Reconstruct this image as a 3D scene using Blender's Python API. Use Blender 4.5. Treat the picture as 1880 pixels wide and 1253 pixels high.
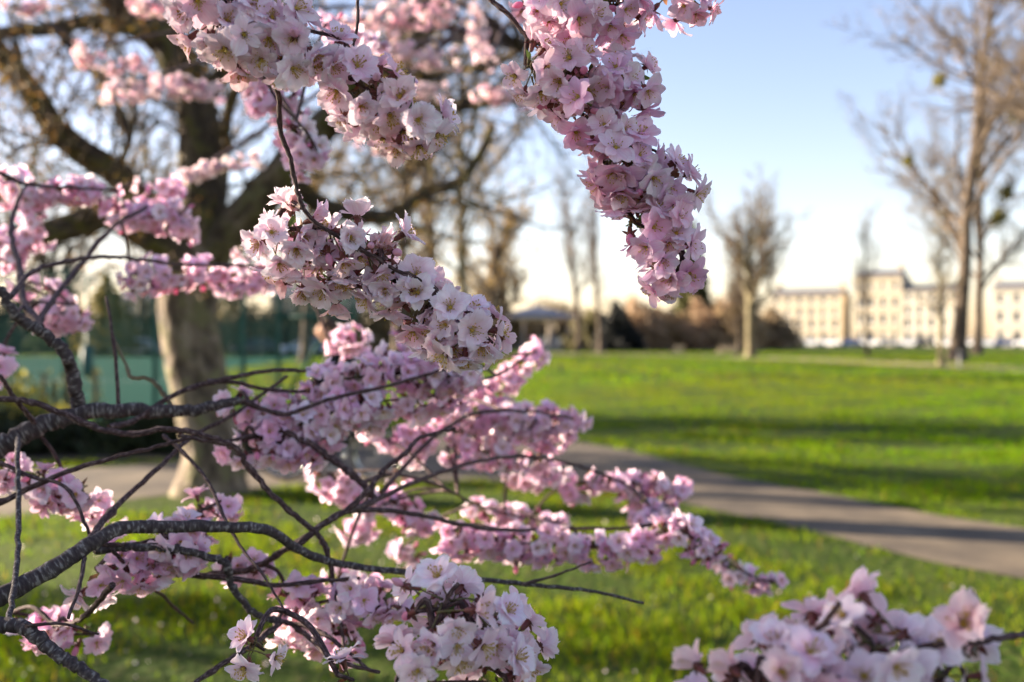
import bpy, math, random
import numpy as np
from mathutils import Vector, Matrix
R = math.radians
rnd = random.Random(7)
rng = np.random.default_rng(7)
for o in list(bpy.data.objects): bpy.data.objects.remove(o)
sc = bpy.context.scene
col = sc.collection

# ------------------------------------------------------------------ camera, sky, sun, exposure
CAMZ, F, HZ = 1.55, 35 / 36 * 1880, 621.0
cd = bpy.data.cameras.new('camera'); cam = bpy.data.objects.new('camera', cd); col.objects.link(cam)
cd.lens, cd.sensor_width, cd.clip_start, cd.clip_end = 35, 36, 0.02, 3000
cam.location = (0, 0, CAMZ); cam.rotation_euler = (R(90) - math.atan(5.5 / F), 0, 0)
cd.dof.use_dof = True; cd.dof.focus_distance = 0.96; cd.dof.aperture_fstop = 3.8; cd.dof.aperture_blades = 0
sc.camera = cam

SUN_AZ, SUN_EL = R(73), R(14)          # azimuth measured to the left of the view direction (+Y)
SUN = Vector((-math.sin(SUN_AZ) * math.cos(SUN_EL), math.cos(SUN_AZ) * math.cos(SUN_EL), math.sin(SUN_EL)))
w = bpy.data.worlds.new('World'); sc.world = w; w.use_nodes = True
nt = w.node_tree; nt.nodes.clear()
sky = nt.nodes.new('ShaderNodeTexSky'); sky.sky_type = 'NISHITA'; sky.sun_disc = False
sky.sun_elevation = SUN_EL; sky.sun_rotation = -SUN_AZ
sky.altitude = 50; sky.air_density = 1.0; sky.dust_density = 0.6; sky.ozone_density = 1.0
bg = nt.nodes.new('ShaderNodeBackground'); bg.inputs['Strength'].default_value = 0.056
wo = nt.nodes.new('ShaderNodeOutputWorld')
wb = nt.nodes.new('ShaderNodeMix'); wb.data_type = 'RGBA'; wb.blend_type = 'MULTIPLY'; wb.inputs[0].default_value = 1; wb.inputs[7].default_value = (1.05, .91, 1.0, 1)   # white balance of the whole sky
nt.links.new(sky.outputs[0], wb.inputs[6]); nt.links.new(wb.outputs[2], bg.inputs[0]); nt.links.new(bg.outputs[0], wo.inputs[0])
ld = bpy.data.lights.new('sun', 'SUN'); ld.energy = 5.0; ld.angle = R(0.5); ld.color = (1.0, 0.85, 0.66)
sun = bpy.data.objects.new('sun', ld); col.objects.link(sun)
sun.rotation_euler = SUN.to_track_quat('Z', 'Y').to_euler()
sc.view_settings.view_transform = 'Standard'; sc.view_settings.look = 'None'
sc.view_settings.gamma = 1; sc.view_settings.use_curve_mapping = False
sc.view_settings.exposure = 2.6
sc.cycles.use_denoising = True
sc.cycles.max_bounces = 10; sc.cycles.diffuse_bounces = 7; sc.cycles.transmission_bounces = 7; sc.cycles.transparent_max_bounces = 8
sc.cycles.sample_clamp_indirect = 8

def P(px, py, d):                       # photo pixel + distance along the view -> world point
    return np.array(((px - 940) / F * d, d, CAMZ - (py - HZ) / F * d))
def GY(py): return CAMZ * F / (py - HZ)                  # distance of a ground point seen at row py
def G(px, py): d = GY(py); return np.array(((px - 940) / F * d, d, 0.0))

# ------------------------------------------------------------------ helpers
class M:
    """collects vertices and faces; build() links them as one mesh object"""
    def __init__(s): s.V, s.Fc, s.mi, s.col, s.bk, s.n = [], [], [], [], [], 0
    def add(s, V, Fs, mi=0, color=None, bk=None):
        V = np.asarray(V, float).reshape(-1, 3); Fs = np.asarray(Fs, int)
        s.V.append(V); s.Fc.append(Fs + s.n); s.mi.append(np.full(len(Fs), mi) if np.isscalar(mi) else np.asarray(mi))
        c = np.ones((len(V), 4))
        if color is not None: c[:, :3] = color
        s.col.append(c); s.bk.append(np.zeros((len(V), 3)) if bk is None else bk)
        s.n += len(V); return s
    def box(s, c, size, mi=0, rz=0, color=None):
        x, y, z = [v / 2 for v in size]
        V = np.array([(a, b, e) for a in (-x, x) for b in (-y, y) for e in (-z, z)])
        cr, sr = math.cos(rz), math.sin(rz)
        V = np.stack([V[:, 0] * cr - V[:, 1] * sr, V[:, 0] * sr + V[:, 1] * cr, V[:, 2]], 1) + np.asarray(c, float)
        return s.add(V, [(0, 1, 3, 2), (4, 6, 7, 5), (0, 4, 5, 1), (2, 3, 7, 6), (0, 2, 6, 4), (1, 5, 7, 3)], mi, color)
    def mesh(s, name, smooth=True):
        me = bpy.data.meshes.new(name)
        V = np.concatenate(s.V); me.vertices.add(len(V)); me.vertices.foreach_set('co', V.ravel())
        loops = np.concatenate([f.ravel() for f in s.Fc]); sizes = np.concatenate([np.full(len(f), f.shape[1]) for f in s.Fc])
        me.loops.add(len(loops)); me.loops.foreach_set('vertex_index', loops.astype(np.int32))
        st = np.concatenate([[0], np.cumsum(sizes)[:-1]])
        me.polygons.add(len(sizes)); me.polygons.foreach_set('loop_start', st.astype(np.int32)); me.polygons.foreach_set('loop_total', sizes.astype(np.int32))
        me.polygons.foreach_set('material_index', np.concatenate(s.mi).astype(np.int32))
        me.polygons.foreach_set('use_smooth', np.full(len(sizes), smooth))
        a = me.attributes.new('tint', 'FLOAT_COLOR', 'POINT'); a.data.foreach_set('color', np.concatenate(s.col).ravel().astype(np.float32))
        b = me.attributes.new('bk', 'FLOAT_VECTOR', 'POINT'); b.data.foreach_set('vector', np.concatenate(s.bk).ravel().astype(np.float32))
        me.update(calc_edges=True); me.validate(); return me
    def build(s, name, mats, parent=None, smooth=True):
        me = s.mesh(name, smooth)
        for m in (mats if isinstance(mats, (list, tuple)) else [mats]): me.materials.append(m)
        return link(name, me, parent)
def link(name, me, parent=None):
    o = bpy.data.objects.new(name, me); col.objects.link(o)
    if parent is not None:
        o.parent = parent
        if parent.type == 'EMPTY' or parent.matrix_basis != Matrix(): o.matrix_parent_inverse = parent_world(parent).inverted()
    return o
def parent_world(o):
    m = o.matrix_basis.copy()
    if o.parent: m = parent_world(o.parent) @ o.matrix_parent_inverse @ m
    return m
def tag(o, label=None, cat=None, group=None, kind=None):
    for k, v in (('label', label), ('category', cat), ('group', group), ('kind', kind)):
        if v: o[k] = v
    return o
def thing(name, loc, label, cat, group=None, rz=0):
    o = bpy.data.objects.new(name, None); col.objects.link(o); o.empty_display_size = 0.2
    o.location = loc; o.rotation_euler = (0, 0, rz)
    return tag(o, label, cat, group)
def local(o, root):                     # the mesh is already written in the root's own space
    o.parent = root; o.matrix_parent_inverse = Matrix(); return o
def dup(root, loc, rz, label=None, scale=1.0):
    def cp(o, par):
        c = o.copy(); col.objects.link(c)
        if par is not None: c.parent = par
        for ch in [x for x in bpy.data.objects if x.parent == o]: cp(ch, c)
        return c
    r = cp(root, None); r.location = loc; r.rotation_euler = (0, 0, rz); r.scale = (scale,) * 3
    if label: r['label'] = label
    return r

def spline(pts, n):                     # smooth curve through the points, tangents from chord lengths so uneven spacing does not overshoot
    p = np.asarray(pts, float)
    if len(p) == 2: t = np.linspace(0, 1, n)[:, None]; return p[0] * (1 - t) + p[1] * t
    h = np.maximum(np.linalg.norm(np.diff(p, axis=0), axis=1), 1e-9); dl = np.diff(p, axis=0) / h[:, None]
    T = np.empty_like(p); T[0] = dl[0]; T[-1] = dl[-1]; T[1:-1] = (dl[:-1] * h[1:, None] + dl[1:] * h[:-1, None]) / (h[1:] + h[:-1])[:, None]
    t = np.linspace(0, len(p) - 1 - 1e-6, n); i = t.astype(int); f = (t - i)[:, None]; H = h[i][:, None]
    return (2 * f ** 3 - 3 * f ** 2 + 1) * p[i] + (f ** 3 - 2 * f ** 2 + f) * H * T[i] + (-2 * f ** 3 + 3 * f ** 2) * p[i + 1] + (f ** 3 - f ** 2) * H * T[i + 1]
def tube(m, pts, rad, sides=8, mi=0, color=None, bump=0.0, cap=True, seed=0):
    p = np.asarray(pts, float); n = len(p); rad = np.broadcast_to(np.asarray(rad, float), (n,))
    T = np.gradient(p, axis=0); T /= np.linalg.norm(T, axis=1)[:, None] + 1e-12
    ref = np.array((0.31, 0.2, 0.93)) if abs(T[0, 2]) < .8 else np.array((0.9, 0.4, 0.1))
    u = np.cross(T[0], ref); u /= np.linalg.norm(u); V = []; bk = []
    ang = np.arange(sides) * 2 * math.pi / sides; ca, sa = np.cos(ang), np.sin(ang)
    L = np.concatenate([[0], np.cumsum(np.linalg.norm(np.diff(p, axis=0), axis=1))])
    rg = np.random.default_rng(seed + 11)
    ph = rg.random(4) * 6
    for i in range(n):
        u = u - T[i] * (u @ T[i]); u /= np.linalg.norm(u); v = np.cross(T[i], u)
        rr = rad[i] * np.ones(sides)
        if bump: rr = rr * (1 + bump * (np.sin(ang * 3 + ph[0] + L[i] * 1.5) * .6 + np.sin(ang * 5 + ph[1] - L[i] * 2.3) * .4 + rg.normal(0, .35, sides)))
        V.append(p[i] + (ca * rr)[:, None] * u + (sa * rr)[:, None] * v); bk.append(np.stack([ca, sa, np.full(sides, L[i])], 1))
    V = np.concatenate(V); bk = np.concatenate(bk)
    i, j = np.meshgrid(np.arange(n - 1), np.arange(sides), indexing='ij'); k = (j + 1) % sides
    Fs = np.stack([i * sides + j, i * sides + k, (i + 1) * sides + k, (i + 1) * sides + j], -1).reshape(-1, 4)
    m.add(V, Fs, mi, color, bk)
    if cap:
        base = m.n - len(V)
        for e, ring in ((0, range(sides)), (n - 1, range(sides))):
            c = p[e] + (T[e] if e else -T[e]) * rad[e] * .5
            idx = m.n; m.add([c], np.zeros((0, 3), int), mi, color, np.array([[0, 0, L[e]]]))
            m.Fc.append(np.array([(base + e * sides + r_, base + e * sides + (r_ + 1) % sides, idx) for r_ in ring])); m.mi.append(np.full(sides, mi))
    return m
def segs(m, A, B, ra, rb, mi=0, color=None, sides=3):    # many straight tapered twigs at once
    A = np.asarray(A); B = np.asarray(B); n = len(A)
    if n == 0: return m
    ra = np.broadcast_to(np.asarray(ra, float), (n,)); rb = np.broadcast_to(np.asarray(rb, float), (n,))
    T = B - A; T = T / (np.linalg.norm(T, axis=1)[:, None] + 1e-9)
    ref = np.where(np.abs(T[:, 2:3]) < .9, np.array([[0, 0, 1.]]), np.array([[1., 0, 0]]))
    U = np.cross(T, ref); U /= np.linalg.norm(U, axis=1)[:, None] + 1e-9; W = np.cross(T, U)
    V = np.empty((n, 2 * sides, 3))
    for k in range(sides):
        a = 2 * math.pi * k / sides; d = math.cos(a) * U + math.sin(a) * W
        V[:, k] = A + d * ra[:, None]; V[:, sides + k] = B + d * rb[:, None]
    o = (np.arange(n) * 2 * sides)[:, None]
    Fs = np.concatenate([o + np.array([k, (k + 1) % sides, sides + (k + 1) % sides, sides + k]) for k in range(sides)])
    L = np.linalg.norm(B - A, axis=1)
    bk = np.zeros((n, 2 * sides, 3)); bk[:, :, 0] = rng.random(n)[:, None]; bk[:, sides:, 2] = L[:, None]
    return m.add(V.reshape(-1, 3), Fs, mi, color, bk.reshape(-1, 3))
def leaves(m, C, size, mi=0, color=None, up=0.0, aspect=1.7, seed=1):  # many small leaf-shaped quads
    C = np.asarray(C); n = len(C); g = np.random.default_rng(seed)
    if n == 0: return m
    D = g.normal(size=(n, 3)); D[:, 2] += up; D /= np.linalg.norm(D, axis=1)[:, None]
    S = np.cross(D, g.normal(size=(n, 3))); S /= np.linalg.norm(S, axis=1)[:, None] + 1e-9
    s = size * g.uniform(.6, 1.3, n)[:, None]
    V = np.stack([C - D * s * aspect / 2, C + S * s / 2, C + D * s * aspect / 2, C - S * s / 2], 1)
    c = None
    if color is not None:
        c = np.repeat(np.asarray(color)[None] * g.uniform(.7, 1.25, (n, 1)), 4, 0)
    return m.add(V.reshape(-1, 3), np.arange(n * 4).reshape(-1, 4), mi, c)

# ------------------------------------------------------------------ materials
def mat(name):
    m = bpy.data.materials.new(name); m.use_nodes = True; n = m.node_tree; n.nodes.clear()
    return m, n, n.nodes.new, n.links.new
def simple(name, c, rough=.7, metal=0, noise=0.0, nscale=4.0, spec=.3, bump=0.0, c2=None):
    m, n, N, L = mat(name); b = N('ShaderNodeBsdfPrincipled'); o = N('ShaderNodeOutputMaterial'); L(b.outputs[0], o.inputs[0])
    b.inputs['Base Color'].default_value = (*c, 1); b.inputs['Roughness'].default_value = rough; b.inputs['Metallic'].default_value = metal
    b.inputs['Specular IOR Level'].default_value = spec
    if noise or c2 or bump:
        t = N('ShaderNodeTexNoise'); t.inputs['Scale'].default_value = nscale; t.inputs['Detail'].default_value = 6
        g = N('ShaderNodeTexCoord'); L(g.outputs['Object'], t.inputs['Vector'])
        r = N('ShaderNodeValToRGB'); r.color_ramp.elements[0].position = .32; r.color_ramp.elements[1].position = .68
        lo = c2 if c2 else tuple(v * (1 - noise) for v in c); hi = c if c2 else tuple(min(1, v * (1 + noise)) for v in c)
        r.color_ramp.elements[0].color = (*lo, 1); r.color_ramp.elements[1].color = (*hi, 1)
        L(t.outputs[0], r.inputs[0]); L(r.outputs[0], b.inputs['Base Color'])
        if bump:
            q = N('ShaderNodeBump'); q.inputs['Strength'].default_value = bump; q.inputs['Distance'].default_value = .02
            L(t.outputs[0], q.inputs['Height']); L(q.outputs[0], b.inputs['Normal'])
    return m
def leafmat(name, trans=.4, rough=.6, c=(1, 1, 1), hue=0.06, tcol=(1, 1, 1), vein=False, spec=.25):     # colour from the tint attribute, light passes through
    m, n, N, L = mat(name); o = N('ShaderNodeOutputMaterial'); mx = N('ShaderNodeMixShader'); mx.inputs[0].default_value = trans
    a = N('ShaderNodeAttribute'); a.attribute_name = 'tint'
    oi = N('ShaderNodeObjectInfo'); hs = N('ShaderNodeHueSaturation'); mr = N('ShaderNodeMapRange')
    mr.inputs['To Min'].default_value = 1 - hue * 3; mr.inputs['To Max'].default_value = 1 + hue * 3
    L(oi.outputs['Random'], mr.inputs[0]); L(mr.outputs[0], hs.inputs['Saturation']); L(a.outputs[0], hs.inputs['Color'])
    mc = N('ShaderNodeMix'); mc.data_type = 'RGBA'; mc.blend_type = 'MULTIPLY'; mc.inputs[0].default_value = 1; mc.inputs[7].default_value = (*c, 1)
    L(hs.outputs[0], mc.inputs[6])
    b = N('ShaderNodeBsdfPrincipled'); b.inputs['Roughness'].default_value = rough; b.inputs['Specular IOR Level'].default_value = spec
    if vein:                            # fine veins along the petal
        va = N('ShaderNodeAttribute'); va.attribute_name = 'bk'; vn = N('ShaderNodeTexNoise'); vn.inputs['Scale'].default_value = 1.0; vn.inputs['Detail'].default_value = 3; L(va.outputs['Vector'], vn.inputs['Vector'])
        vr = N('ShaderNodeValToRGB'); vr.color_ramp.elements[0].position = .35; vr.color_ramp.elements[0].color = (.96, .86, .90, 1); vr.color_ramp.elements[1].position = .6; vr.color_ramp.elements[1].color = (1, 1, 1, 1); L(vn.outputs[0], vr.inputs[0])
        vm = N('ShaderNodeMix'); vm.data_type = 'RGBA'; vm.blend_type = 'MULTIPLY'; vm.inputs[0].default_value = 1; L(a.outputs[0], vm.inputs[6]); L(vr.outputs[0], vm.inputs[7]); L(vm.outputs[2], hs.inputs['Color'])
    t = N('ShaderNodeBsdfTranslucent'); L(mc.outputs[2], b.inputs['Base Color'])
    tm = N('ShaderNodeMix'); tm.data_type = 'RGBA'; tm.blend_type = 'MULTIPLY'; tm.inputs[0].default_value = 1; tm.inputs[7].default_value = (*tcol, 1)
    L(mc.outputs[2], tm.inputs[6]); L(tm.outputs[2], t.inputs['Color'])
    L(b.outputs[0], mx.inputs[1]); L(t.outputs[0], mx.inputs[2]); L(mx.outputs[0], o.inputs[0]); return m
def bark(name, c1, c2, c3, ring=30.0, along=9.0, rough=.8, bump=.5, moss=None):   # bands of lenticels round the stem
    m, n, N, L = mat(name); b = N('ShaderNodeBsdfPrincipled'); o = N('ShaderNodeOutputMaterial'); L(b.outputs[0], o.inputs[0])
    b.inputs['Roughness'].default_value = rough; b.inputs['Specular IOR Level'].default_value = .3
    a = N('ShaderNodeAttribute'); a.attribute_name = 'bk'
    v = N('ShaderNodeVectorMath'); v.operation = 'MULTIPLY'; v.inputs[1].default_value = (along * .12, along * .12, ring); L(a.outputs['Vector'], v.inputs[0])
    t = N('ShaderNodeTexNoise'); t.inputs['Scale'].default_value = 1.6; t.inputs['Detail'].default_value = 2.5 if ring > 20 else 5; L(v.outputs[0], t.inputs['Vector'])
    r = N('ShaderNodeValToRGB'); e = r.color_ramp.elements; e[0].position = .38; e[0].color = (*c1, 1); e[1].position = .56; e[1].color = (*c2, 1)
    x = e.new(.64); x.color = (*c3, 1); L(t.outputs[0], r.inputs[0])
    out = r.outputs[0]
    g = N('ShaderNodeTexCoord'); t2 = N('ShaderNodeTexNoise'); t2.inputs['Scale'].default_value = 6 if ring < 20 else 35; t2.inputs['Detail'].default_value = 4; L(g.outputs['Object'], t2.inputs['Vector'])
    if moss:
        r2 = N('ShaderNodeValToRGB'); r2.color_ramp.elements[0].position = .5; r2.color_ramp.elements[1].position = .62; L(t2.outputs[0], r2.inputs[0])
        mx = N('ShaderNodeMix'); mx.data_type = 'RGBA'; L(r2.outputs[0], mx.inputs[0]); L(out, mx.inputs[6]); mx.inputs[7].default_value = (*moss, 1); out = mx.outputs[2]
    L(out, b.inputs['Base Color'])
    q = N('ShaderNodeBump'); q.inputs['Strength'].default_value = bump; q.inputs['Distance'].default_value = .004 if ring > 20 else .07
    ad = N('ShaderNodeMath'); ad.operation = 'ADD'; L(t.outputs[0], ad.inputs[0]); L(t2.outputs[0], ad.inputs[1])
    L(ad.outputs[0], q.inputs['Height']); L(q.outputs[0], b.inputs['Normal']); return m

m_petal = leafmat('petal', .42, .55, hue=.08, tcol=(1, .95, .97), vein=True)
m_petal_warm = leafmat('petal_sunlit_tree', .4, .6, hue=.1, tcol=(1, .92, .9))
m_calyx = simple('calyx', (.17, .04, .045), .5, c2=(.13, .06, .035), nscale=300)
m_pedicel = simple('pedicel', (.11, .13, .035), .5, c2=(.1, .035, .03), nscale=60)
m_stamen = simple('stamen', (.62, .48, .16), .6)
m_anther = simple('anther', (.5, .32, .05), .6)
m_leaf = leafmat('young_leaf', .4, .45)
m_twig = bark('cherry_twig', (.035, .018, .018), (.075, .043, .04), (.17, .12, .11), 110, 10)
m_bough = bark('cherry_bough', (.035, .024, .024), (.07, .055, .052), (.2, .18, .165), 170, 4.5, bump=.25)
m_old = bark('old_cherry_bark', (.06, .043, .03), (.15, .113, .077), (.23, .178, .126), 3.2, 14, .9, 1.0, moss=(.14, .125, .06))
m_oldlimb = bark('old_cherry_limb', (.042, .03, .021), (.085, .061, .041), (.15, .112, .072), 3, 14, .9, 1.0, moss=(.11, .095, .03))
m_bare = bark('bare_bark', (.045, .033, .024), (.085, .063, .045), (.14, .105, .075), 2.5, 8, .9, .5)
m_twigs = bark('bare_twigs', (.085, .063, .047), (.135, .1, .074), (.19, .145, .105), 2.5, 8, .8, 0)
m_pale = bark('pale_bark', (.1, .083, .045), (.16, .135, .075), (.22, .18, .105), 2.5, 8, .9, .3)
m_foliage = leafmat('foliage', .35, .6, hue=.02)

# ------------------------------------------------------------------ ground, lawn, path, court
def path_poly():
    near = [G(2300, 1160), G(1880, 1064), G(1715, 1034), G(1485, 976), G(1260, 926), G(1120, 897), G(1000, 884), G(860, 884), G(640, 889), G(480, 897), G(330, 907), G(150, 930), G(0, 952), G(-300, 1010), G(-800, 1110)]
    far = [G(-800, 930), G(-300, 890), G(0, 868), G(200, 858), G(400, 846), G(600, 826), G(760, 800), G(840, 786), G(880, 768), G(900, 752), G(935, 752), G(955, 775), G(985, 800), G(1060, 812), G(1160, 829), G(1344, 877), G(1485, 901), G(1715, 946), G(1880, 971), G(2300, 1030)]
    return np.array([p[:2] for p in near + far])
PATH = path_poly()
def inpoly(X, Y, poly):
    ins = np.zeros(len(X), bool); j = len(poly) - 1
    for i in range(len(poly)):
        xi, yi = poly[i]; xj, yj = poly[j]
        c = ((yi > Y) != (yj > Y)) & (X < (xj - xi) * (Y - yi) / (yj - yi + 1e-12) + xi); ins ^= c; j = i
    return ins
def flat(name, poly, z, m, thick=0.0):
    me = bpy.data.meshes.new(name); me.from_pydata([(p[0], p[1], z) for p in poly], [], [list(range(len(poly)))]); me.update()
    if me.polygons[0].normal.z < 0: me.flip_normals()
    me.materials.append(m); o = link(name, me); o['kind'] = 'structure'; return o

def lawn_mat():
    m, n, N, L = mat('lawn'); b = N('ShaderNodeBsdfPrincipled'); o = N('ShaderNodeOutputMaterial'); L(b.outputs[0], o.inputs[0])
    b.inputs['Roughness'].default_value = .95; b.inputs['Specular IOR Level'].default_value = .1
    g = N('ShaderNodeNewGeometry')
    t = N('ShaderNodeTexNoise'); t.inputs['Scale'].default_value = .35; t.inputs['Detail'].default_value = 8; L(g.outputs['Position'], t.inputs['Vector'])
    r = N('ShaderNodeValToRGB'); e = r.color_ramp.elements; e[0].position = .35; e[0].color = (.02, .042, .003, 1); e[1].position = .65; e[1].color = (.055, .082, .006, 1); L(t.outputs[0], r.inputs[0])
    t2 = N('ShaderNodeTexNoise'); t2.inputs['Scale'].default_value = 14; t2.inputs['Detail'].default_value = 6; L(g.outputs['Position'], t2.inputs['Vector'])
    r2 = N('ShaderNodeValToRGB'); r2.color_ramp.elements[0].position = .52; r2.color_ramp.elements[1].position = .7; L(t2.outputs[0], r2.inputs[0])
    mx = N('ShaderNodeMix'); mx.data_type = 'RGBA'; L(r2.outputs[0], mx.inputs[0]); L(r.outputs[0], mx.inputs[6]); mx.inputs[7].default_value = (.08, .075, .025, 1)
    L(mx.outputs[2], b.inputs['Base Color'])
    q = N('ShaderNodeBump'); q.inputs['Strength'].default_value = .9; q.inputs['Distance'].default_value = .06; L(t2.outputs[0], q.inputs['Height']); L(q.outputs[0], b.inputs['Normal'])
    return m
m_lawn = lawn_mat()
gm = M(); gs = [-1500, -300, -120, -60, -30, -15, 0, 15, 30, 60, 120, 300, 1500]; ys = [-300, -50, 0, 10, 20, 40, 80, 160, 320, 800, 2200]
gv = np.array([(x, y, 0) for y in ys for x in gs]); nx = len(gs)
gm.add(gv, [(j * nx + i, j * nx + i + 1, (j + 1) * nx + i + 1, (j + 1) * nx + i) for j in range(len(ys) - 1) for i in range(nx - 1)])
ground = gm.build('lawn', m_lawn); ground['kind'] = 'structure'
m_path = simple('tarmac_path', (.14, .11, .076), .9, c2=(.092, .073, .053), nscale=1.6, bump=.3)
def stains(m):                          # darker damp patches and pale grit on the tarmac
    n = m.node_tree; N, L = n.nodes.new, n.links.new; b = [x for x in n.nodes if x.type == 'BSDF_PRINCIPLED'][0]; src = b.inputs['Base Color'].links[0].from_socket
    g = N('ShaderNodeNewGeometry'); t = N('ShaderNodeTexNoise'); t.inputs['Scale'].default_value = .9; t.inputs['Detail'].default_value = 7; t.inputs['Roughness'].default_value = .7; L(g.outputs['Position'], t.inputs['Vector'])
    r = N('ShaderNodeValToRGB'); r.color_ramp.elements[0].position = .4; r.color_ramp.elements[0].color = (.62, .6, .6, 1); r.color_ramp.elements[1].position = .6; r.color_ramp.elements[1].color = (1.15, 1.12, 1.05, 1); L(t.outputs[0], r.inputs[0])
    x = N('ShaderNodeMix'); x.data_type = 'RGBA'; x.blend_type = 'MULTIPLY'; x.inputs[0].default_value = 1; L(src, x.inputs[6]); L(r.outputs[0], x.inputs[7]); L(x.outputs[2], b.inputs['Base Color'])
stains(m_path)
flat('path', PATH, .006, m_path)
m_sand = simple('gravel_path', (.33, .26, .16), .95, c2=(.25, .2, .12), nscale=3)
flat('far_path', [p[:2] for p in (G(960, 651), G(1240, 655), G(1500, 664), G(1730, 677), G(2100, 690), G(2100, 682), G(1730, 668), G(1500, 657), G(1240, 651), G(960, 647))], .006, m_sand)
m_road = simple('asphalt_road', (.06, .06, .065), .9, noise=.2)
flat('road', [(15, 219), (45, 202), (92, 175), (150, 141), (147, 136), (89, 170), (42, 197), (12, 214)], .006, m_road)
flat('left_road', [(-90, 84), (-2, 84), (-2, 90), (-90, 90)], .006, m_road)
m_court = simple('court_surface', (.016, .078, .058), .95, spec=.03, c2=(.014, .068, .05), nscale=1.2)
m_line = simple('court_line', (.7, .72, .7), .7)
flat('tennis_court', [(-60, 18.2), (-6.1, 18.2), (-14, 47), (-16, 79), (-60, 79)], .008, m_court)
for i, (a, b, y0, y1) in enumerate([(-30, -9, 24, 24.06), (-30, -11, 36, 36.08), (-30, -12.6, 48, 48.1)]):
    flat('court_line', [(a, y0), (b, y0), (b, y1), (a, y1)], .013, m_line)
m_soil = simple('soil_bed', (.05, .035, .022), .95, c2=(.03, .022, .014), nscale=6, bump=.5)
flat('soil_bed', [(-14, 12.2), (-7, 12.2), (-3.4, 12.9), (-2.2, 14.6), (-2.2, 17.2), (-14, 17.2)], .005, m_soil)

COURT = np.array([(-60, 18.2), (-6.1, 18.2), (-14, 47), (-16, 79), (-60, 79)])
BED = np.array([(-14, 12.2), (-7, 12.2), (-3.4, 12.9), (-2.2, 14.6), (-2.2, 17.2), (-14, 17.2)])
def blades(n, y0, y1, h, wd, power=1.0):
    g = np.random.default_rng(int(y0 * 10) + 3)
    Y = y0 + (y1 - y0) * g.random(n) ** power; X = (g.random(n) * 2 - 1) * (Y * .56 + 2.4)
    # clumps: thin out where a coarse pattern is low
    k = np.sin(X * 2.1 + 1.3 * np.sin(Y * 1.7)) + np.sin(Y * 2.6 + 1.1 * np.sin(X * 1.9)) + .8 * np.sin(X * 6.1 + Y * 3.3) + .6 * np.sin(Y * 8.3 - X * 5.2)
    keep = g.random(n) < np.clip(.46 + .36 * k, .04, 1)
    wx, wy = .06 * np.sin(Y * 9 + 2 * np.sin(X * 5)) + .04 * g.normal(size=n), .07 * np.sin(X * 8 + 2 * np.sin(Y * 6)) + .04 * g.normal(size=n)
    near_edge = inpoly(X + wx, Y + wy, PATH) | inpoly(X, Y, COURT) | inpoly(X, Y, BED)
    keep &= ~near_edge; X, Y, k = X[keep], Y[keep], k[keep]; n = len(X)
    H = h * g.uniform(.5, 1.25, n) * (1 + .16 * k); a = g.random(n) * 6.283; W = wd * g.uniform(.6, 1.3, n)
    dx, dy = np.cos(a) * W / 2, np.sin(a) * W / 2; b = g.random(n) * 6.283; ln = H * g.uniform(.1, .9, n)
    lx, ly = np.cos(b) * ln, np.sin(b) * ln
    Z = np.zeros(n)
    V = np.stack([np.stack([X - dx, Y - dy, Z], 1), np.stack([X + dx, Y + dy, Z], 1), np.stack([X + lx * .35 + dx * .6, Y + ly * .35 + dy * .6, H * .6], 1),
                  np.stack([X + lx, Y + ly, H], 1), np.stack([X + lx * .35 - dx * .6, Y + ly * .35 - dy * .6, H * .6], 1)], 1)
    base = np.array([.115, .225, .002]) * g.uniform(.55, 1.3, (n, 1)); dry = (g.random(n) < .09)[:, None]
    c = np.where(dry, np.array([.2, .19, .03]), base) * np.array([1, 1, 1]); c[:, 0] *= g.uniform(.8, 1.35, n)
    dryk = np.clip(.5 + .5 * (np.sin(X * .31 + 1.7 * np.sin(Y * .13)) + np.sin(Y * .23 + 1.1 * np.sin(X * .4)) + .6 * np.sin(X * .9 - Y * .5)) / 1.6, 0, 1)[:, None]
    c = c * (1 - .55 * dryk * np.array([.1, .35, 0])) + dryk * np.array([.035, .012, .006])
    return V.reshape(-1, 3), np.arange(n * 5).reshape(-1, 5), np.repeat(c, 5, 0)
m_grass = leafmat('grass_blade', .5, .7, hue=0, tcol=(1.0, 1.1, .5), spec=.04)
bm_ = M()
for a in ((120000, 3.2, 14, .05, .011, 1.0), (110000, 13, 34, .06, .022, 1.0), (110000, 33, 110, .075, .075, 1.0)):
    V, Fs, c = blades(*a); bm_.add(V, Fs, 0, c)
gr = bm_.build('grass', m_grass, smooth=False)
tag(gr, 'short bright green grass covering the park lawn', 'grass', kind='stuff')

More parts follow.
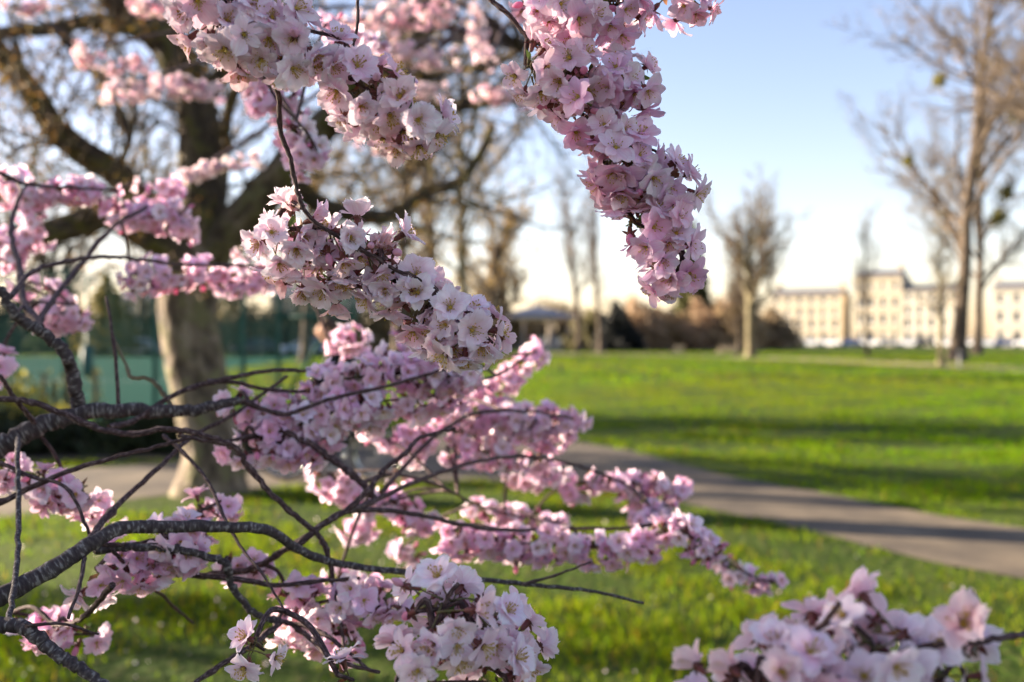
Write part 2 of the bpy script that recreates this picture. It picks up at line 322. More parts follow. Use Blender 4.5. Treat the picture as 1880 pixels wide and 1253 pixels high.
# ------------------------------------------------------------------ trees
def grow(S, p, d, L, r, cfg, rs):
    """branches as bent chains of tapered segments, all branches of one level at a time; S[level] collects segment arrays"""
    p = np.atleast_2d(np.asarray(p, float)); d = np.atleast_2d(np.asarray(d, float)); L = np.atleast_1d(np.asarray(L, float)); r = np.atleast_1d(np.asarray(r, float))
    nl = len(cfg['seg'])
    for lvl in range(nl):
        n = cfg['seg'][lvl]; N_ = len(p); d = d / np.linalg.norm(d, axis=1)[:, None]; pts = [p]
        for i in range(n):
            d = d + rs.normal(size=(N_, 3)) * cfg['wander'][lvl]; d[:, 2] += cfg['up'][lvl]; d = d / np.linalg.norm(d, axis=1)[:, None]
            p = p + d * (L / n)[:, None]; pts.append(p)
        pts = np.array(pts); rad = r[None] * (1 - np.linspace(0, 1, n + 1) * cfg['taper'][lvl])[:, None]
        S[lvl].append((pts[:-1].reshape(-1, 3), pts[1:].reshape(-1, 3), rad[:-1].ravel(), rad[1:].ravel()))
        if lvl + 1 == nl: break
        k = cfg['kids'][lvl]; f0 = cfg['first'][lvl]; b = np.repeat(np.arange(N_), k); j = np.tile(np.arange(k), N_); M_ = N_ * k
        t = f0 + (1 - f0) * (j + rs.random(M_)) / k; i = np.minimum((t * n).astype(int), n - 1); f = (t * n - i)[:, None]
        q = pts[i, b] * (1 - f) + pts[i + 1, b] * f; ax = pts[i + 1, b] - pts[i, b]; ax /= np.linalg.norm(ax, axis=1)[:, None]
        sd = np.cross(ax, rs.normal(size=(M_, 3))); sd /= np.linalg.norm(sd, axis=1)[:, None] + 1e-9
        an = (R(cfg['ang'][lvl]) * rs.uniform(.7, 1.25, M_))[:, None]
        d = ax * np.cos(an) + sd * np.sin(an)
        rb = rad[i, b] * (1 - f[:, 0]) + rad[i + 1, b] * f[:, 0]
        Lc = L[b] * cfg['len'][lvl] * rs.uniform(.6, 1.15, M_) * (1 - cfg['apex'][lvl] * t)
        r = np.maximum(np.minimum(rb * .75, r[b] * cfg['rr'][lvl]) * rs.uniform(.8, 1.1, M_), cfg.get('rmin', .008)); L = Lc; p = q
def seg_arrays(S): return tuple(np.concatenate([x[k] for x in S]) for k in range(4))
CFG = {
 'lime': dict(seg=[9, 6, 5, 4, 2], wander=[.03, .09, .14, .2, .25], up=[.03, .1, .08, .05, .02], taper=[.75, .8, .8, .8, .6], kids=[20, 10, 8, 5], first=[.2, .18, .15, .1],
              ang=[48, 42, 42, 45], len=[.5, .5, .5, .55], apex=[.62, .4, .3, .2], rr=[.42, .45, .5, .55]),
 'round': dict(seg=[6, 6, 5, 4, 2], wander=[.03, .08, .13, .18, .2], up=[.04, .09, .06, .04, .02], taper=[.5, .75, .8, .8, .6], kids=[17, 10, 9, 6], first=[.3, .15, .15, .1],
              ang=[42, 36, 38, 40], len=[.72, .5, .45, .5], apex=[.25, .35, .3, .2], rr=[.5, .45, .5, .55]),
 'tall': dict(seg=[10, 5, 4, 2], wander=[.04, .1, .16, .2], up=[.03, .1, .06, .02], taper=[.85, .8, .8, .6], kids=[26, 8, 5], first=[.28, .15, .1],
              ang=[40, 38, 40], len=[.26, .5, .5], apex=[.45, .3, .2], rr=[.3, .5, .55]),
 'shrub': dict(seg=[3, 4, 4, 2], wander=[.1, .12, .18, .2], up=[.0, .07, .03, 0], taper=[.3, .7, .8, .6], kids=[14, 10, 6], first=[.05, .15, .1],
              ang=[34, 34, 40], len=[2.6, .5, .45], apex=[.2, .35, .2], rr=[.5, .5, .5]),
}
def tree(name, loc, h, r, kind, label, group=None, seed=0, bk=None, tw=None, bud=None, buds=0, budsize=.08, rz=0, tip=.0, ivy=None, dens=1.0, rmin=.01, parts=('trunk', 'crown'), lean=(0, 0)):
    rs = np.random.default_rng(seed); cfg = dict(CFG[kind]); cfg['rmin'] = rmin; cfg['kids'] = [max(3, round(k_ * dens)) for k_ in cfg['kids']]
    S = [[] for _ in cfg['seg']]
    L0 = {'lime': .92, 'round': .55, 'tall': .97, 'shrub': .22}[kind] * h
    grow(S, (0, 0, -.05), (lean[0], lean[1], 1.), L0, r, cfg, rs)
    t = thing(name, loc, label, 'shrub' if kind == 'shrub' else 'tree', group, rz)
    m = M()
    q0 = S[0][0]; pts = np.vstack([q0[0][:1], q0[1]]); rad = np.concatenate([q0[2][:1], q0[3]])
    sp = spline(pts, 22); rr = np.interp(np.linspace(0, 1, 22), np.linspace(0, 1, len(rad)), rad); rr[0] *= 1.5; rr[1] *= 1.15
    tube(m, sp, rr, 10, bump=.06, seed=seed)
    segs(m, *seg_arrays(S[1]), sides=6)
    local(m.build(parts[0], bk or m_bare), t)
    c = M()
    for l in range(2, len(S)): segs(c, *seg_arrays(S[l]))
    mats = [tw or m_twigs, m_foliage]
    if buds:
        A, B, _, _ = seg_arrays(S[-1]); i = rs.integers(0, len(A), buds); f = rs.random((buds, 1))
        leaves(c, A[i] * (1 - f) + B[i] * f + rs.normal(size=(buds, 3)) * .03, budsize, 1, bud, seed=seed)
    local(c.build(parts[1], mats), t)
    for q, (cx, cy, cz, rad_, n_) in enumerate(ivy or []):
        b = M(); g = np.random.default_rng(seed + q); D = g.normal(size=(n_, 3)); D /= np.linalg.norm(D, axis=1)[:, None]
        leaves(b, np.array((cx, cy, cz)) + D * rad_ * .8 * g.random((n_, 1)) ** .7, .13, 0, (.2, .18, .05), seed=q); local(b.build('mistletoe', m_foliage), t)
    return t
def bush(name, loc, size, n, label, cat='shrub', colr=(.05, .075, .02), ls=.12, group=None, seed=0, cone=False, twig=True, trunk=None):
    """leafy plant: leaf faces through a lumpy volume, with stems inside"""
    g = np.random.default_rng(seed + 50); t = thing(name, loc, label, cat, group)
    sx, sy, sz = size; m = M()
    D = g.normal(size=(n, 3)); D /= np.linalg.norm(D, axis=1)[:, None]; D[:, 2] = np.abs(D[:, 2]) if not cone else D[:, 2]
    if cone:
        u = 1 - np.sqrt(g.random(n)); a = g.random(n) * 6.283
        lump = 1 + .22 * np.sin(a * 5 + u * 31) + .15 * np.sin(u * 57 + a * 2)
        rad = (1 - u) ** .85 * lump * g.random(n) ** .3; C = np.stack([np.cos(a) * rad * sx, np.sin(a) * rad * sy, .08 * sz + u * .92 * sz], 1)
    else:
        lump = 1 + .18 * np.sin(D[:, 0] * 5 + seed) * np.sin(D[:, 1] * 6 + 1) + .16 * np.sin(D[:, 2] * 9 + D[:, 0] * 7 + seed)
        C = D * (lump * g.random(n) ** .28)[:, None] * np.array((sx, sy, sz))
        C[:, 2] = np.abs(C[:, 2]) + .02
    leaves(m, C, ls, 0, colr, seed=seed); local(m.build('foliage', m_foliage), t)
    s = M(); k = 26
    if cone: tube(s, [(0, 0, -.05), (0, 0, sz * .5), (0, 0, sz * .93)], [trunk or sx * .09, sx * .06, .02], 8)
    E = C[g.integers(0, n, k * 4)]; B0 = np.zeros((k * 4, 3)); B0[:, 2] = np.clip(E[:, 2] * (.85 if cone else .1), 0, None); B0[:, :2] = 0 if cone else g.normal(size=(k * 4, 2)) * np.array((sx, sy)) * .15
    if not cone: B0[:, 2] = -.02
    segs(s, B0, E, sx * .02, sx * .008); local(s.build('stem', m_bare), t)
    return t

# right-hand park trees
tree('lime_tree', G(1757, 663), 31, .48, 'lime', 'huge bare tree with thick brown trunk and mistletoe clumps by the gravel path', seed=3, buds=2200, bud=(.2, .15, .04), budsize=.13, rmin=.016,
     ivy=[(-3.2, .4, 13.6, .5, 260), (2.4, -.8, 9.6, .8, 500), (3.6, .6, 11.5, .7, 420), (-1.2, 0, 19, .7, 400), (4.6, 1, 17, .9, 600)])
tree('lime_tree', (26.5, 46, 0), 31, .5, 'lime', 'towering bare tree at the lawn edge whose long twigs arch highest over the park', seed=12, buds=1800, bud=(.2, .15, .04), budsize=.12, rmin=.013, rz=.7)
tree('lime_tree', (43, 92, 0), 27, .42, 'lime', 'tall bare tree behind the mistletoe tree, in front of the white terrace', seed=5, buds=1500, bud=(.22, .16, .04), budsize=.14, rmin=.018, rz=1.4)
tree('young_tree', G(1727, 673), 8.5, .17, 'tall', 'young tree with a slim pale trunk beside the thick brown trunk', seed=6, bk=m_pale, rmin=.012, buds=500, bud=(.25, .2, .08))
tree('young_tree', G(1593, 657), 11, .17, 'tall', 'slender dark bare tree standing alone before the terrace houses', seed=8, rmin=.012, buds=300, bud=(.18, .13, .05))
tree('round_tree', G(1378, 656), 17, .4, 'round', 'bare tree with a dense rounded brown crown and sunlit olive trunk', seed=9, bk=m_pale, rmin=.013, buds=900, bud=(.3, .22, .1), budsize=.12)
tree('round_tree', (21, 92, 0), 8.5, .22, 'round', 'smaller bare tree tucked behind the rounded crown tree', seed=10, rmin=.02, buds=1500, bud=(.2, .14, .05), budsize=.12)
bush('conifer_tree', ((1272 - 940) / F * 136, 136, 0), (2.9, 2.9, 18), 9000, 'dark olive pointed conifer rising over the brown shrubs', 'tree', (.1, .1, .035), .36, seed=3, cone=True, trunk=.3)
tree('tall_tree', ((1062 - 940) / F * 104, 104, 0), 19.5, .36, 'tall', 'tall thin bare tree beside the bandstand', seed=14, rmin=.02)
tree('tall_tree', ((1104 - 940) / F * 108, 108, 0), 20.5, .34, 'tall', 'tall thin bare tree between the bandstand and the dark yew', seed=15, rmin=.02)
tree('round_tree', ((940 - 940) / F * 120 - 1, 150, 0), 17, .4, 'round', 'golden twigged tree rising behind the bandstand roof', seed=16, buds=4500, bud=(.3, .19, .07), budsize=.2, rmin=.03)
# twiggy mass behind the old cherry
for i, (px, d, h, r, kd, sd, lb) in enumerate([
    (730, 44, 16, .28, 'lime', 21, 'golden brown bare tree behind the end of the court fence'),
    (800, 46, 22, .36, 'lime', 22, 'tall bare tree with amber buds behind the old cherry limbs'),
    (852, 60, 24, .3, 'lime', 23, 'tall slim tree with a mossy yellow trunk among the amber twigs'),
    (560, 62, 20, .34, 'round', 24, 'bare spreading tree behind the parked blue car'),
    (905, 75, 16, .32, 'round', 25, 'bare fawn tree next to the open lawn, left of the bandstand')]):
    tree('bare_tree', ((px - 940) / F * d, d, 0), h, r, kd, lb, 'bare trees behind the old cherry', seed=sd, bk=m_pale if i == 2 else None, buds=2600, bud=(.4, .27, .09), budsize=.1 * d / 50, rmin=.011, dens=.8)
# trees beyond the court
for i, (px, d, h, r, kd, sd, lb) in enumerate([
    (100, 96, 19, .4, 'round', 31, 'bare tree beyond the tennis court, furthest along the back road'),
    (255, 102, 22, .4, 'lime', 32, 'bare tree beyond the court in line with the old cherry fork'),
    (-60, 98, 21, .4, 'round', 33, 'bare tree beyond the court corner near the dark hedge'),
    (420, 100, 20, .4, 'round', 34, 'bare tree beyond the court behind the white house')]):
    tree('bare_tree', ((px - 940) / F * d, d, 0), h, r, kd, lb, 'bare trees beyond the court', seed=sd, buds=2500, bud=(.24, .17, .06), budsize=.16, rmin=.02)
bush('golden_conifer', ((196 - 940) / F * 86, 86, 0), (2.6, 2.6, 7.4), 4200, 'golden yellow conifer beyond the court posts', 'tree', (.22, .17, .03), .26, seed=8, cone=True)
bush('dark_conifer', ((120 - 940) / F * 88, 88, 0), (2.9, 2.9, 7.0), 4200, 'dark green conifer beside the golden one beyond the court', 'tree', (.035, .055, .02), .26, seed=9, cone=True)
# shrubs along the far side
k = 0
for (px, d, sx, h, c, lb) in [
    (1135, 118, 2.6, 5.4, (.02, .022, .022), 'near black yew bush beside the two tall thin trees'),
    (1175, 126, 4.0, 6.2, (.4, .28, .17), 'russet brown shrub right of the black yew'),
    (1228, 128, 3.6, 5.0, (.37, .27, .16), 'low russet shrub under the pointed conifer'),
    (1310, 126, 4.4, 6.0, (.42, .29, .18), 'broad russet shrub right of the pointed conifer'),
    (1355, 124, 3.6, 5.4, (.37, .27, .16), 'fawn shrub behind the rounded crown tree'),
    (1412, 140, 4.2, 5.2, (.28, .21, .13), 'dull brown shrub at the end of the white terrace'),
    (1090, 124, 3.2, 4.6, (.17, .15, .07), 'olive brown shrub behind the two tall thin trees'),
    (900, 130, 6.0, 6.4, (.27, .19, .1), 'wide brown shrub left of the bandstand'),
    (830, 110, 5.0, 5.6, (.2, .16, .08), 'olive thicket showing under the amber twigs'),
    (740, 96, 5.0, 5.0, (.18, .14, .07), 'brown thicket behind the cyclist'),
    (1250, 150, 16.0, 7.0, (.17, .13, .09), 'long dark belt of shrubs closing the lawn'),
    (1000, 165, 15.0, 7.0, (.27, .2, .12), 'long brown belt of shrubs behind the bandstand')]:
    k += 1
    bush('shrub', ((px - 940) / F * d, d, 0), (sx, min(sx, 3), h), int(2600 + sx * 500), lb, 'shrub', c, .34, 'shrubs along the far side of the lawn', seed=100 + k)
for (px, d, sx, h, c, lb) in [
    (20, 94, 7, 5, (.03, .035, .022), 'dark hedge beyond the court corner'),
    (200, 95, 8, 4, (.16, .14, .06), 'brown hedge beyond the court below the conifers'),
    (330, 95, 7, 4.6, (.14, .125, .06), 'olive hedge beyond the court behind the old cherry trunk'),
    (460, 97, 8, 5, (.17, .14, .07), 'brown hedge behind the parked dark car'),
    (620, 97, 8, 5, (.16, .14, .07), 'brown hedge behind the parked blue car')]:
    k += 1
    bush('hedge', ((px - 940) / F * d, d, 0), (sx, 2, h), 6000, lb, 'hedge', c, .3, 'hedges along the back road', seed=130 + k)
# low evergreen bed between path and court
for (x, y, sx, h, c, lb) in [
    (-6.6, 13.6, 1.0, .5, (.022, .03, .012), 'low dark evergreen shrub in the bed by the fence corner'),
    (-5.2, 13.8, .95, .46, (.03, .042, .014), 'low evergreen shrub left of the old cherry trunk'),
    (-4.1, 13.9, .9, .42, (.02, .034, .012), 'low dark green shrub just behind the old cherry trunk'),
    (-8.0, 13.2, 1.0, .62, (.03, .03, .015), 'dark shrub at the end of the bed'),
    (-2.9, 15.2, .7, .4, (.03, .05, .015), 'low green shrub at the corner of the bed by the path')]:
    k += 1
    bush('bed_shrub', (x, y, 0), (sx, .7, h), 3000, lb, 'shrub', c, .06, 'shrubs in the bed by the fence', seed=160 + k)
bush('forsythia', (-7.5, 15.2, 0), (.7, .5, .95), 1600, 'yellow green spring shrub against the court fence', 'shrub', (.34, .3, .03), .06, seed=170)
def stem_plant(x, y, h, lb, sd):
    g = np.random.default_rng(sd); t = thing('pruned_stem', (x, y, 0), lb, 'plant', 'pruned stems along the fence'); m = M()
    tube(m, [(0, 0, -.03), (.02, 0, h * .5), (0, .01, h)], [.04, .034, .03], 7, bump=.1, seed=sd); local(m.build('stem', m_pale), t)
    c = M(); n = 40; z = g.uniform(.3, 1, n) * h; A = np.stack([0 * z, 0 * z, z], 1); B = A + g.normal(size=(n, 3)) * (.08, .08, .05) + np.array((0, 0, .05))
    segs(c, A, B, .006, .003); leaves(c, np.repeat(B, 3, 0) + g.normal(size=(n * 3, 3)) * .02, .035, 1, (.2, .2, .05)); local(c.build('shoots', [m_twigs, m_foliage]), t)
for i, (px, top, lb) in enumerate([(80, 688, 'pruned pale stem nearest the yellow shrub'), (100, 702, 'short pruned pale stem second from the yellow shrub'), (125, 685, 'thin pruned pale stem third from the yellow shrub'), (174, 676, 'tallest pruned pale stem beside the old cherry')]):
    d = 16.2; stem_plant((px - 940) / F * d, d, CAMZ - (top - HZ) / F * d, lb, i)

# ------------------------------------------------------------------ unseen trees placed outside the frame for the shade they cast
bush('unseen_cypress', (-17, 5.1, 0), (2.9, 2.9, 11), 2300, 'loose dark cypress added outside the view to shade the near blossom', 'tree', (.03, .05, .015), .2, seed=200, cone=True, trunk=.16)  # unseen, added as a loose screen that dims the sun on the near blossom
bush('unseen_oak', (-14.6, 16.6, 0), (2.0, 1.8, 7.2), 2600, 'domed evergreen oak added out of view to shade the path and lawn', 'tree', (.035, .05, .02), .17, seed=41)  # unseen, added to throw dappled shade over the path and middle lawn
tree('bare_tree', (-21, 11.4, 0), 7.5, .18, 'round', 'bare tree added out of view to dapple the near lawn', 'unseen bare trees beside the path', seed=43, dens=.6, buds=900, bud=(.2, .15, .05), budsize=.11, rmin=.014)  # unseen, added so its twigs dapple the near lawn
tree('bare_tree', (-25, 26, 0), 13, .3, 'round', 'unseen bare tree off to the side of the court', 'unseen bare trees beside the path', seed=42, buds=2500, bud=(.2, .15, .05), budsize=.1, rmin=.014)  # unseen, another shade caster on the sun side
for i, (x, y, h, lb) in enumerate([(-46, 52, 7, 'dense unseen evergreen at the side of the courts'), (-42, 40, 6, 'broad unseen evergreen at the side of the courts'), (-60, 70, 9, 'tall unseen evergreen at the back corner of the courts')]):
    bush('unseen_evergreen', (x, y, 0), (3, 3, h), 4000, lb, 'tree', (.03, .045, .02), .3, 'unseen evergreens beside the courts', seed=210 + i, cone=True)  # unseen, placed on the sun side for shadow bands over the lawn

# ------------------------------------------------------------------ court fence
m_green = simple('green_paint', (.018, .085, .06), .45, noise=.15, nscale=3)
def fence(name, pts, h, label, wires=38, brace=False, group=None):
    t = thing(name, (pts[0][0], pts[0][1], 0), label, 'fence', group)
    for i, p in enumerate(pts):
        m = M(); m.box((p[0], p[1], h / 2), (.07, .07, h + .04)); m.box((p[0], p[1], h + .03), (.085, .085, .02))
        m.build('post', m_green, t, smooth=False)
    for a, b in zip(pts[:-1], pts[1:]):
        a = np.array((*a, 0.)); b = np.array((*b, 0.)); m = M(); dv = (b - a) / np.linalg.norm(b - a)
        z = np.linspace(.06, h - .03, wires); A = np.repeat((a + dv * .035)[None], wires, 0); B = np.repeat((b - dv * .035)[None], wires, 0); A[:, 2] = z; B[:, 2] = z
        segs(m, A, B, .011, .011, sides=4)
        n = int(np.linalg.norm(b - a) / .2); f = np.linspace(.02, .98, n)[:, None]; A = a * (1 - f) + b * f; B = A.copy(); A[:, 2] = .05; B[:, 2] = h - .02
        segs(m, A, B, .003, .003, sides=4); m.build('mesh_panel', m_green, t)
    return t
FY = 17.6
fp = [((px - 940) / F * FY, FY) for px in (-420, -240, -60, 120, 285, 447, 512, 650)]
ft = fence('court_fence', fp, 2.75, 'green welded mesh fence between the path and the tennis court')
bmz = M(); a = P(640, 545, FY); b = P(495, 770, FY); b[2] = 0.02
tube(bmz, [a + (0, -.06, 0), b + (0, -.06, 0)], .036, 8); bmz.build('brace', m_green, ft)
rl = M(); rl.box(((fp[-2][0] + fp[-1][0]) / 2, FY, 1.93), (fp[-1][0] - fp[-2][0] - .08, .05, .09)); rl.build('rail', m_green, ft)
fence('back_fence', [(x, 80.5) for x in (-58, -52, -46, -40, -34, -28, -22, -16)], 2.9, 'green mesh fence along the far side of the courts', wires=20)
# padded net post at the far side of the court
t = thing('floodlight_post', ((160 - 940) / F * 40, 40, 0), 'tall dark green post with a padded base on the court', 'post')
m = M(); tube(m, [(0, 0, -.02), (0, 0, 2.2), (0, 0, 4.0)], [.075, .07, .06], 10); local(m.build('shaft', m_green), t)
m = M(); tube(m, [(0, 0, -.01), (0, 0, .03), (0, 0, 1.15), (0, 0, 1.2)], [.2, .23, .23, .17], 12); local(m.build('pad', simple('pad_vinyl', (.01, .06, .06), .4)), t)

# ------------------------------------------------------------------ buildings
m_stucco = simple('cream_stucco', (.5, .43, .32), .85, noise=.05, nscale=.6)
m_stucco2 = simple('white_stucco', (.54, .49, .4), .85, noise=.05, nscale=.6)
m_slate = simple('slate', (.1, .1, .12), .6, noise=.25, nscale=2)
m_glass = simple('window_glass', (.05, .06, .08), .12, spec=.6)
m_blind = simple('drawn_blind', (.32, .29, .24), .4)
m_frame = simple('white_frame', (.75, .75, .73), .5)
m_pot = simple('clay_pot', (.3, .14, .08), .8)
m_door = simple('dark_door', (.03, .035, .05), .4)
def house(loc, rz, L, D, H, bays, floors, label, ms, chim=(0, 1), group='white terraces beyond the park'):
    """local frame: front wall on y=0 facing -y, x from 0 to L"""
    t = thing('terrace_house', loc, label, 'house', group, rz)
    m = M(); fh = H / floors
    # front wall with openings: strips between the windows
    ww, bw = 1.15, L / bays; xs = [(i + .5) * bw for i in range(bays)]
    holes = []
    for f in range(floors):
        hh = [2.0, 2.1, 1.7, 1.3][min(f, 3)]; z0 = f * fh + .85
        for i, x in enumerate(xs):
            if f == 0 and i % 3 == 1: holes.append((x - .6, x + .6, .12, 2.7, 'door'))
            else: holes.append((x - ww / 2, x + ww / 2, z0, z0 + hh, 'window'))
    for f in range(floors):
        hs = [h for h in holes if f * fh <= h[2] < (f + 1) * fh]; x0 = 0
        za, zb = f * fh, (f + 1) * fh
        for h in hs:
            m.box(((x0 + h[0]) / 2, .15, (za + zb) / 2), (h[0] - x0, .3, zb - za)); x0 = h[1]
            m.box(((h[0] + h[1]) / 2, .15, (za + h[2]) / 2), (h[1] - h[0], .3, h[2] - za)); m.box(((h[0] + h[1]) / 2, .15, (h[3] + zb) / 2), (h[1] - h[0], .3, zb - h[3]))
        m.box(((x0 + L) / 2, .15, (za + zb) / 2), (L - x0, .3, zb - za))
    m.box((.15, D / 2, H / 2), (.3, D - .6, H)); m.box((L - .15, D / 2, H / 2), (.3, D - .6, H)); m.box((L / 2, D - .15, H / 2), (L, .3, H))
    local(m.build('wall', ms, smooth=False), t)
    c = M(); c.box((L / 2, -.12, H - .25), (L + .3, .32, .3)); local(c.build('cornice', ms, smooth=False), t)
    c = M(); c.box((L / 2, -.06, fh * 1.02), (L + .1, .14, .16)); local(c.build('string_course', ms, smooth=False), t)
    for h in holes:
        w_ = M(); a, b, z0, z1, kd = h; cx, cz, ww2, hh2 = (a + b) / 2, (z0 + z1) / 2, b - a, z1 - z0
        if kd == 'door':
            w_.box((cx, .2, cz), (ww2, .06, hh2)); local(w_.build('door', m_door, smooth=False), t); continue
        for s in (-1, 1): w_.box((cx + s * (ww2 / 2 - .05), .18, cz), (.1, .1, hh2)); w_.box((cx, .18, cz + s * (hh2 / 2 - .05)), (ww2 - .2, .1, .1))
        w_.box((cx, .18, cz), (ww2 - .2, .07, .07)); w_.box((cx, -.05, z0 - .05), (ww2 + .2, .14, .1))
        wf = local(w_.build('window', m_frame, smooth=False), t)
        p = M(); p.box((cx, .2, cz), (ww2 - .2, .02, hh2 - .2)); po = p.build('pane', m_blind if rnd.random() < .3 else m_glass, smooth=False); po.parent = wf; po.matrix_parent_inverse = Matrix()
    r = M(); z = H; V = [(-.1, -.1, z), (L + .1, -.1, z), (L + .1, D + .1, z), (-.1, D + .1, z), (.3, D * .35, z + 1.3), (L - .3, D * .35, z + 1.3), (L - .3, D * .65, z + 1.3), (.3, D * .65, z + 1.3)]
    r.add(V, [(0, 1, 5, 4), (1, 2, 6, 5), (2, 3, 7, 6), (3, 0, 4, 7), (4, 5, 6, 7)]); ro = local(r.build('roof', m_slate, smooth=False), t)
    for s in chim:
        x = .7 if s == 0 else L - .7; q = M(); q.box((x, D * .45, H + .9), (.95, 2.2, 2.2)); q.box((x, D * .45, H + 2.05), (1.1, 2.4, .15))
        for j in (-.7, 0, .7): tube(q, [(x, D * .45 + j, H + 2.1), (x, D * .45 + j, H + 2.6)], [.16, .13], 8, mi=1)
        co = q.build('chimney', [ms, m_pot], smooth=False); co.parent = ro; co.matrix_parent_inverse = Matrix()
    return t
RZ = math.atan2(-.5, .866)
def at(px, d): return ((px - 940) / F * d, d, 0)
house(at(1415, 215), RZ, 14.8, 10, 10.8, 6, 4, 'cream terrace house furthest along the street, with a grey end wall', m_stucco, (0, 1))
house(at(1568, 204), RZ, 9.1, 10, 14.2, 4, 4, 'tallest cream house of the terrace, rising above its neighbours', m_stucco, (1,))
house((78.1, 199.2, 0), RZ, 10.9, 10, 11.0, 5, 4, 'cream terrace house behind the thick brown trunk', m_stucco2, (0,))
house(at(1822, 185), RZ, 22, 10, 10.8, 8, 3, 'white terrace house nearest the tall bare trees, two window rows showing', m_stucco2, (0, 1))
house(((215 - 940) / F * 112, 112, 0), R(-8), 9, 8, 6, 4, 2, 'white house seen through the fence beyond the court', m_stucco2, (0,), 'houses beyond the court')
house(((480 - 940) / F * 108, 112, 0), R(-12), 8, 8, 6.2, 3, 2, 'pale house behind the parked cars beyond the court', m_stucco2, (1,), 'houses beyond the court')

# ------------------------------------------------------------------ bandstand
t = thing('bandstand', at(985, 132), 'open bandstand with grey hipped roof, pale posts and railing across the lawn', 'bandstand')
m_wood = simple('cream_timber', (.6, .5, .4), .7, noise=.1); m_lead = simple('lead_roof', (.11, .115, .135), .45, noise=.15); m_base = simple('stone_base', (.3, .29, .28), .85, noise=.15)
def octo(r, z, n=8): return [(r * math.cos(2 * math.pi * (i + .5) / n), r * math.sin(2 * math.pi * (i + .5) / n), z) for i in range(n)]
m = M(); V = octo(5.0, -.05) + octo(5.0, .7) + [(0, 0, .7)]; m.add(V, [(i, (i + 1) % 8, 8 + (i + 1) % 8, 8 + i) for i in range(8)]).add(V, [(8 + i, 8 + (i + 1) % 8, 16) for i in range(8)]); local(m.build('plinth', m_base, smooth=False), t)
for q in octo(4.6, 0):
    m = M(); tube(m, [(q[0], q[1], .69), (q[0], q[1], 3.9)], .13, 8); local(m.build('column', m_wood), t)
o8 = octo(4.6, 0)
for i in range(8):
    if i == 5: continue
    a, b = np.array(o8[i]), np.array(o8[(i + 1) % 8]); m = M(); A = np.stack([a + (b - a) * f for f in np.linspace(.05, .95, 14)]); B = A.copy(); A[:, 2] = .7; B[:, 2] = 1.6
    segs(m, A, B, .025, .025, sides=4); segs(m, [a + (0, 0, 1.62)], [b + (0, 0, 1.62)], .05, .05, sides=4); local(m.build('railing', simple('blue_grey_rail', (.3, .36, .45), .6) if i == 0 else bpy.data.materials['blue_grey_rail']), t)
m = M(); V = octo(4.9, 3.75) + octo(4.9, 4.2) + octo(5.7, 4.1) + octo(5.7, 4.3); m.add(V, [(i, (i + 1) % 8, 8 + (i + 1) % 8, 8 + i) for i in range(8)] + [(16 + i, 16 + (i + 1) % 8, 24 + (i + 1) % 8, 24 + i) for i in range(8)] + [(8 + i, 8 + (i + 1) % 8, 16 + (i + 1) % 8, 16 + i) for i in range(8)]); local(m.build('fascia', m_wood, smooth=False), t)
m = M(); V = octo(5.75, 4.28) + octo(2.6, 5.25) + octo(.3, 5.75); m.add(V, [(i, (i + 1) % 8, 8 + (i + 1) % 8, 8 + i) for i in range(8)] + [(8 + i, 8 + (i + 1) % 8, 16 + (i + 1) % 8, 16 + i) for i in range(8)]); ro = local(m.build('roof', m_lead, smooth=False), t)
m = M(); tube(m, [(0, 0, 5.6), (0, 0, 6.0), (0, 0, 6.15), (0, 0, 6.5)], [.3, .12, .2, .02], 10); f_ = m.build('finial', m_lead); f_.parent = ro; f_.matrix_parent_inverse = Matrix()
m = M(); [m.box((2.0, -4.9 - .3 * j, .3 - .1 * j), (2.2, .34, .6 - .2 * j + .1)) for j in range(3)]; local(m.build('steps', m_base, smooth=False), t)

# ------------------------------------------------------------------ benches, post
m_slat = simple('sunlit_oak', (.5, .38, .24), .7, noise=.15, nscale=5); m_iron = simple('bench_iron', (.03, .03, .03), .5)
def bench(loc, rz, label, wd=1.7):
    t = thing('park_bench', loc, label, 'bench', 'benches along the gravel path', rz)
    for j in range(4): m = M(); m.box((0, -.18 + .12 * j, .45), (wd, .1, .035)); local(m.build('seat_slat', m_slat, smooth=False), t)
    for j in range(4): m = M(); m.box((0, .26 + .02 * j, .56 + .11 * j), (wd, .03, .09)); local(m.build('back_slat', m_slat, smooth=False), t)
    for s in (-1, 1):
        m = M(); x = s * (wd / 2 - .12); m.box((x, -.17, .22), (.05, .06, .44)); m.box((x, .27, .45), (.05, .05, .92)); m.box((x, .03, .41), (.05, .46, .05)); m.box((x, 0, .65), (.06, .5, .04)); m.box((x, -.22, .54), (.05, .05, .2)); local(m.build('leg', m_iron, smooth=False), t)
bench(G(1335, 657), R(200), 'pale wooden park bench beside the sunlit olive trunk'); bench(G(1241, 656), R(235), 'pale wooden park bench below the pointed conifer')
t = thing('marker_post', G(1761, 676), 'short pale post in the grass before the thick brown trunk', 'post'); m = M(); tube(m, [(0, 0, -.03), (0, 0, .85), (0, 0, .92)], [.07, .07, .03], 8); local(m.build('shaft', m_stucco2), t); m = M(); tube(m, [(0, 0, .68), (0, 0, .78)], .074, 8); local(m.build('band', m_iron), t)

